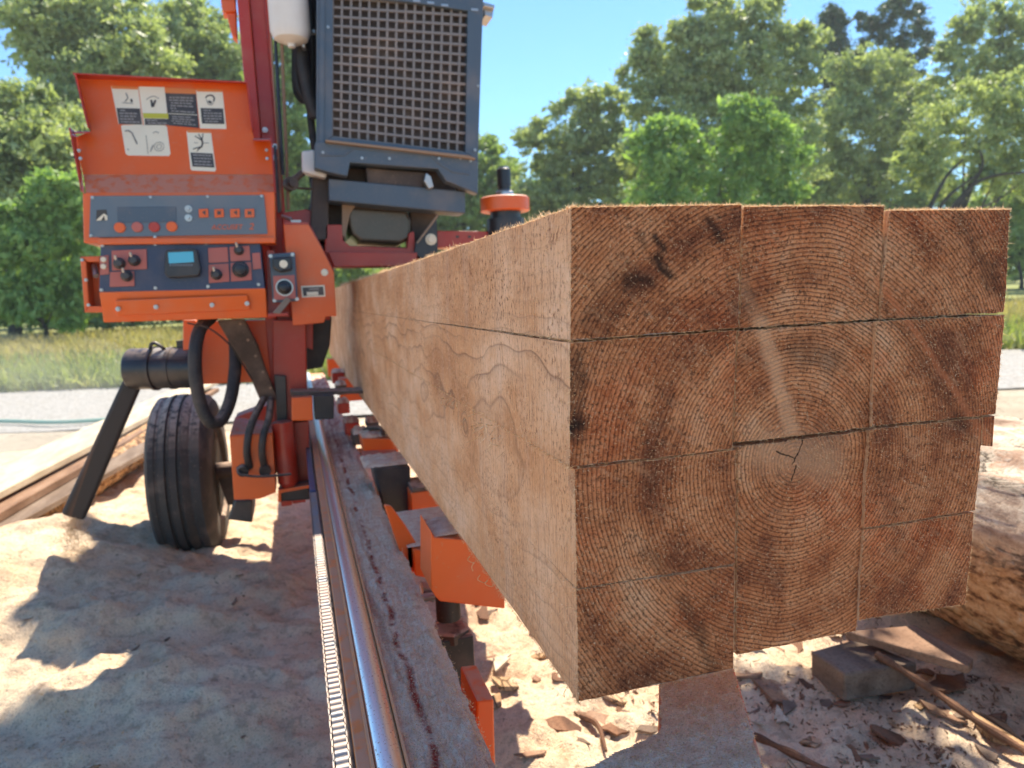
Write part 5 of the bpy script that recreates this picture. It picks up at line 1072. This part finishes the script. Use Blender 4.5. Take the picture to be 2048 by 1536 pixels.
def tree(label, lobes, D, mat, base_u, leaf=.13, dens=1.0, cat='tree', trunk_r=.28, limbs=6, group='trees at the edge of the pasture', sp=.9, tuftr=.45, nm='broadleaf_tree'):
    cb = np.mean([PD(u, v, D) for u, v, r in lobes], 0); b0 = PD(base_u, 620, D); b0[2] = -.1
    root = empty(nm, tuple(b0), label, cat, group)
    mb = MB(); top = np.array([cb[0], D, cb[2]]); mid = b0 * .45 + top * .55 + [rng.uniform(-.4, .4), 0, 0]
    tp = spline([b0, b0 * .7 + mid * .3 + [.15, 0, 0], mid, top], 5); mb.tube(tp, [trunk_r * (1 - .8 * i / (len(tp) - 1)) for i in range(len(tp))], 9)
    trk = mb.build('trunk', M['trunk'], root, smooth=True)
    order = sorted(lobes, key=lambda l: -l[2])[:limbs]
    for (u, v, r) in order:
        e = PD(u, v, D); st = tp[rng.integers(len(tp) // 3, len(tp) - 2)]; m_ = (st + e) / 2 + [0, 0, -.4 + rng.uniform(-.2, .2)]
        mb = MB(); pts = spline([st, m_, e], 5); mb.tube(pts, [trunk_r * .38 * (1 - .85 * i / (len(pts) - 1)) for i in range(len(pts))], 6); mb.build('limb', M['trunk'], root, smooth=True)
    crown('crown', lobes, D, mat, leaf, dens, root, sp=sp, tuftr=tuftr)
    return root
def fill(pts, r, jit=18, n=1, seed=0):
    rr = random.Random(seed); return [(u + rr.uniform(-jit, jit), v + rr.uniform(-jit, jit), r * rr.uniform(.7, 1.2)) for u, v in pts for _ in range(n)]
tree('tall pale grey-green tree behind the open control box lid', [(60, 45, 40), (110, 30, 45), (100, 95, 45), (160, 60, 55), (170, 130, 60), (235, 50, 55), (270, 110, 60), (200, 200, 65), (300, 180, 60), (250, 260, 60), (150, 300, 70), (130, 210, 40), (230, 360, 80), (220, 470, 90), (110, 400, 60)], 40, M['leaf_olive'], 210, dens=1.1)
tree('round-headed tree between the lid and the mast', [(340, 55, 40), (395, 60, 45), (430, 100, 45), (390, 140, 60), (455, 170, 45), (340, 160, 50), (430, 240, 60), (350, 260, 60), (470, 300, 60), (430, 380, 80), (350, 420, 90)], 44, M['leaf_olive'], 400, dens=1.1)
tree('dark olive tree at the far left edge', [(0, 250, 50), (50, 240, 50), (100, 260, 45), (20, 320, 60), (90, 330, 60), (-40, 280, 60), (60, 400, 60), (0, 430, 70), (-60, 380, 80), (140, 340, 40)], 34, M['leaf_olive'], 20, dens=1.1)
tree('bright green bushy tree at the left, above the dry grass', [(u_ * 1.0 - 10, v_, r_ * .72) for u_, v_, r_ in [(130, 395, 30), (100, 365, 18), (150, 372, 14), (80, 425, 36), (165, 440, 34), (30, 450, 34), (10, 470, 45), (70, 490, 46), (130, 500, 50), (-20, 520, 50), (40, 556, 50), (110, 575, 50), (175, 560, 45), (205, 505, 34), (60, 610, 34), (150, 615, 34), (-10, 600, 40), (225, 590, 30)]], 28, M['leaf_lime'], 80, leaf=.09, dens=.8, trunk_r=.10, tuftr=.34)
tree('low shaded shrub at the foot of the left trees', [(0, 600, 32), (50, 600, 34), (110, 606, 34), (170, 600, 36), (240, 606, 34), (310, 600, 36), (380, 606, 34), (-40, 600, 34)], 37, M['leaf_mid'], 100, dens=1.0, trunk_r=.08, nm='shrub', cat='shrub', group='shrubs at the pasture edge')
tree('yellow-green tree seen between the mast and the radiator', [(540, 130, 30), (560, 200, 40), (600, 170, 34), (590, 260, 45), (620, 340, 45), (560, 330, 45), (600, 400, 50), (560, 440, 60), (640, 450, 60), (590, 80, 26), (700, 520, 50)], 38, M['leaf_mid'], 590, dens=1.0)
tree('lower green tree just right of the radiator', [(950, 300, 28), (975, 320, 34), (940, 360, 40), (990, 370, 40), (920, 420, 45), (960, 430, 50), (1010, 440, 45), (880, 450, 45), (820, 480, 50), (750, 500, 50)], 46, M['leaf_mid'], 950, dens=1.0)
tree('grey-green tree rising left of the tall oak', [(1180, 200, 30), (1165, 240, 34), (1215, 225, 34), (1110, 270, 30), (1070, 290, 28), (1150, 290, 40), (1205, 290, 45), (1090, 340, 40), (1160, 360, 50), (1240, 340, 50), (1060, 390, 38), (1130, 420, 50), (1220, 430, 50), (1050, 440, 40)], 42, M['leaf_olive'], 1150, dens=1.05)
tree('tallest broad tree standing over the middle timber', [(1290, 80, 14), (1292, 110, 20), (1285, 150, 28), (1275, 200, 24), (1380, 50, 26), (1420, 40, 34), (1470, 45, 40), (1520, 50, 38), (1565, 90, 40), (1380, 100, 44), (1340, 140, 40), (1440, 120, 55), (1520, 140, 55), (1400, 200, 60), (1330, 240, 50), (1480, 220, 60), (1560, 200, 60), (1600, 130, 34), (1620, 90, 24), (1400, 300, 70), (1500, 310, 70), (1580, 300, 60), (1320, 330, 60)], 36, M['leaf_olive'], 1450, dens=1.15, trunk_r=.35)
tree('pointed dark conifer standing behind the broad trees', [(1668, 22, 9), (1665, 40, 15), (1672, 62, 20), (1660, 85, 24), (1685, 110, 26), (1655, 130, 28), (1690, 150, 30), (1670, 190, 40)], 50, M['leaf_dark'], 1670, leaf=.12, dens=1.3, nm='conifer_tree', tuftr=.4)
tree('flat-topped dark conifer right of the pointed one', [(1805, 14, 18), (1780, 40, 24), (1835, 45, 26), (1745, 65, 20), (1855, 80, 18), (1800, 80, 28), (1760, 110, 22), (1815, 125, 26), (1730, 45, 12), (1790, 170, 30)], 48, M['leaf_dark'], 1795, leaf=.12, dens=.8, nm='conifer_tree', tuftr=.4)
tree('mid green rounded tree behind the right timber', [(1730, 130, 34), (1700, 180, 44), (1770, 150, 40), (1810, 190, 44), (1740, 230, 60), (1660, 240, 50), (1820, 260, 55), (1690, 310, 60), (1770, 330, 65), (1840, 340, 50), (1640, 330, 50), (1720, 400, 60), (1820, 420, 60), (1620, 400, 50)], 40, M['leaf_olive'], 1740, dens=1.1)
tree('bright lime-green maple in front of the dark trees', [(1500, 215, 20), (1480, 240, 26), (1530, 245, 26), (1560, 270, 24), (1300, 290, 24), (1340, 270, 26), (1370, 310, 34), (1320, 330, 36), (1460, 280, 34), (1510, 300, 34), (1570, 320, 30), (1480, 340, 40), (1410, 350, 36), (1350, 380, 44), (1540, 360, 40), (1590, 370, 26), (1450, 400, 50), (1310, 400, 34), (1380, 430, 40), (1540, 420, 40)], 27, M['leaf_lime'], 1420, leaf=.10, dens=.85, trunk_r=.12, tuftr=.34)
tree('large pale oak at the right edge with dark spreading limbs', [(1850, 250, 34), (1900, 220, 40), (1870, 310, 36), (1930, 250, 50), (1990, 210, 50), (2040, 230, 60), (1960, 300, 44), (2030, 310, 50), (1830, 340, 30), (1880, 370, 20), (2080, 330, 60), (2070, 260, 60), (1990, 350, 24)], 24, M['leaf_olive'], 1880, leaf=.085, dens=1.0, trunk_r=.2, tuftr=.32)
# oak's visible limbs
b = MB()
for pts, r_ in ((((1850, 440), (1870, 395), (1895, 350), (1925, 320)), .11), (((1895, 430), (1930, 385), (1975, 355), (2048, 345), (2120, 350)), .10), (((1900, 440), (1945, 370), (1965, 330), (1960, 300)), .09), (((1860, 470), (1890, 400), (1960, 345)), .10)):
    q = spline([PD(u, v, 23.2) for u, v in pts], 5); b.tube(q, [r_ * (1 - .6 * i / len(q)) for i in range(len(q))], 7)
oak = [o for o in bpy.data.objects if o.get('label', '').startswith('large pale oak')][0]
build_each(b, 'limb', M['trunk'], oak, True)
tree('tall thin-crowned tree at the top right corner', [(1950, 30, 36), (2000, 20, 44), (2048, 50, 50), (1990, 90, 40), (1930, 110, 34), (2040, 130, 50), (1900, 150, 34), (1960, 170, 44), (2030, 200, 50), (2090, 80, 60), (1880, 190, 30)], 34, M['leaf_olive'], 1990, dens=.75)
tree('shaded tree under the oak at the right edge', [(2040, 400, 50), (1990, 420, 40), (2048, 450, 50), (2020, 480, 30), (2090, 430, 50), (2045, 495, 22)], 34, M['leaf_mid'], 2040, dens=1.0, trunk_r=.15)
for i, (u, D_) in enumerate(((-130, 52), (700, 54), (1080, 54), (1300, 50), (1560, 52), (1760, 54), (2140, 50), (330, 55), (90, 55))):
    pass
for k, (u0, lab_) in enumerate(((120, 'dark tree mass far behind the left trees'), (520, 'dark tree mass far behind the mast'), (860, 'dark tree mass far behind the radiator'), (1180, 'dark low tree far behind the grey-green tree'), (1500, 'dark tree filling behind the lime-green maple'), (1840, 'dark tree filling behind the right edge oak'))):
    tree(lab_, fill([(u0 + dx, v) for dx in (-150, -70, 10, 90, 160) for v in (395, 470, 540)], 62, 20, 1, k), 56, M['leaf_mid'], u0, leaf=.2, dens=.55, tuftr=.7, limbs=3)

print('leaves', NLEAF)

n_ = 2600; t_ = rng.random(n_); c0 = PY(147, 1040, 2.58); c1 = np.array([c0[0] - .01, 2.56, .24]); P_ = c0 + (c1 - c0) * t_[:, None] + rng.normal(size=(n_, 3)) * (.012 + .02 * t_)[:, None]
FV, FF = strands(P_, rng.normal(size=(n_, 3)), .002 + .004 * rng.random(n_), np.full(n_, .0012), rng.normal(size=n_) * .4, 2)
tag(link_mesh('falling_sawdust', FV, FF, M['fibre']), kind='stuff', label='pale sawdust falling from the chute mouth', cat='sawdust')
# undergrowth closing the foot of the wood
for k, (u0, v0, D_, lb) in enumerate(((-60, 600, 40, 'undergrowth at the far left foot of the wood'), (160, 598, 42, 'undergrowth under the lid-side trees'), (380, 594, 41, 'undergrowth left of the mast foot'), (600, 588, 40, 'undergrowth seen under the mast'), (820, 580, 41, 'undergrowth below the radiator'), (1040, 572, 40, 'undergrowth behind the roller spindle'), (1900, 520, 36, 'undergrowth behind the top right timber'), (2080, 512, 36, 'undergrowth at the right edge under the oak'))):
    tree(lb, [(u0 + dx, v0 + (k_ % 2) * 14 - 14, 30) for k_, dx in enumerate((-100, -60, -20, 20, 60, 100))], D_, M['leaf_mid'], u0, leaf=.12, dens=1.0, cat='shrub', trunk_r=.05, limbs=2, group='shrubs at the pasture edge', nm='shrub')

b = MB(); b.box(-300, 300, -60, 420, -1.6, 40)
hz = NT('thin_air_haze'); hz.t.nodes.remove(hz.bsdf); pv = hz.n('ShaderNodeVolumePrincipled', {'Density': .0007, 'Color': (.90, .95, 1.0), 'Anisotropy': .2}); hz.t.links.new(pv.outputs[0], hz.out.inputs['Volume'])
ho = b.build('haze', hz.mat); tag(ho, kind='stuff', label='pale dusty air over the yard', cat='haze')

# brown bark litter, and an unseen leafy branch added above the frame to dapple the right foreground
n_ = 15000; X = rng.uniform(.75, 2.6, n_); Y = rng.uniform(.8, 2.8, n_); kk = (X < 1.62) & (vn(X * 6, Y * 6, 8.3) > .0 - .25 * np.clip((X - 1) * 1.4, 0, 1)); X, Y = X[kk], Y[kk]
P_ = np.stack([X, Y, gz(X, Y) + .002], 1); d = rng.normal(size=P_.shape); d[:, 2] = np.abs(d[:, 2]) * .35
FV, FF = strands(P_, d, .005 + .022 * rng.random(len(X)) ** 3, .0012 + .005 * rng.random(len(X)) ** 3, rng.normal(size=len(X)) * .5, 2)
tag(link_mesh('bark_litter', FV, FF, M['stick']), kind='stuff', label='brown bark litter strewn right of the mill', cat='litter')
br_ = empty('shade_branch', (3.2, 3.0, 0), 'added leafy branch out of view, shading the right foreground', 'branch')
mb = MB(); mb.tube(spline([(6.5, 3.6, 0), (5.6, 3.5, 2.2), (4.2, 3.2, 3.6), (2.9, 3.0, 3.6), (2.1, 2.7, 3.25)], 5), [.022 * (1 - .7 * i / 20) for i in range(21)], 8); mb.build('limb', M['trunk'], br_, smooth=True)
n_ = 2600; cl = np.array([(2.02, 2.55, 3.15), (2.18, 2.68, 3.2), (2.08, 2.84, 3.2), (2.26, 2.52, 3.2), (2.25, 2.82, 3.2)]); P_ = cl[rng.integers(0, 5, n_)] + rng.normal(size=(n_, 3)) * [.07, .09, .06]
a = rng.normal(size=(n_, 3)); a /= np.linalg.norm(a, axis=1, keepdims=True); b_ = np.cross(a, rng.normal(size=(n_, 3))); b_ /= np.linalg.norm(b_, axis=1, keepdims=True)
V = np.stack([P_ - a * .035, P_ + b_ * .018, P_ + a * .035, P_ - b_ * .018], 1).reshape(-1, 3); link_mesh('shade_foliage', V, np.arange(n_ * 4).reshape(n_, 4), M['leaf_olive'], br_)
# drifting sawdust in the air beyond the chute
b = MB(); n_ = 24; vs = []
b.lathe((-1.9, 5.3, -.02), (0, 0, 1), [(0, 0.05), (.02, .9), (.25, 1.15), (.6, 1.0), (.85, .6), (.95, .05)], 24)
b.v = [(x, 5.3 + (y - 5.3) * 2.0, z) for x, y, z in b.v]
dz = NT('drifting_dust'); dz.t.nodes.remove(dz.bsdf); nn_ = dz.noise(dz.pos(), 1.4, 3); pv = dz.n('ShaderNodeVolumePrincipled', {'Density': dz.m('MULTIPLY', dz.sstep(nn_, .35, .7), .16), 'Color': (1.0, .95, .88), 'Anisotropy': .3}); dz.t.links.new(pv.outputs[0], dz.out.inputs['Volume'])
tag(b.build('dust_cloud', dz.mat), kind='stuff', label='thin pale dust drifting behind the sawdust chute', cat='dust')

n_ = 90; uu = rng.uniform(880, 1010, n_); vv_ = 790 + (uu - 880) * .75 + rng.normal(size=n_) * 14; P_ = np.array([PX(u, v, .2036) for u, v in zip(uu, vv_)])
d = np.stack([-.25 - .3 * rng.random(n_), .5 * rng.normal(size=n_), -.5 + .5 * rng.normal(size=n_)], 1)
FV, FF = strands(P_, d, .005 + .012 * rng.random(n_), .0004 + .0006 * rng.random(n_), rng.normal(size=n_) * .5); o = link_mesh('torn_splinters', FV, FF, M['fibre'], T['b1']); o['kind'] = 'stuff'
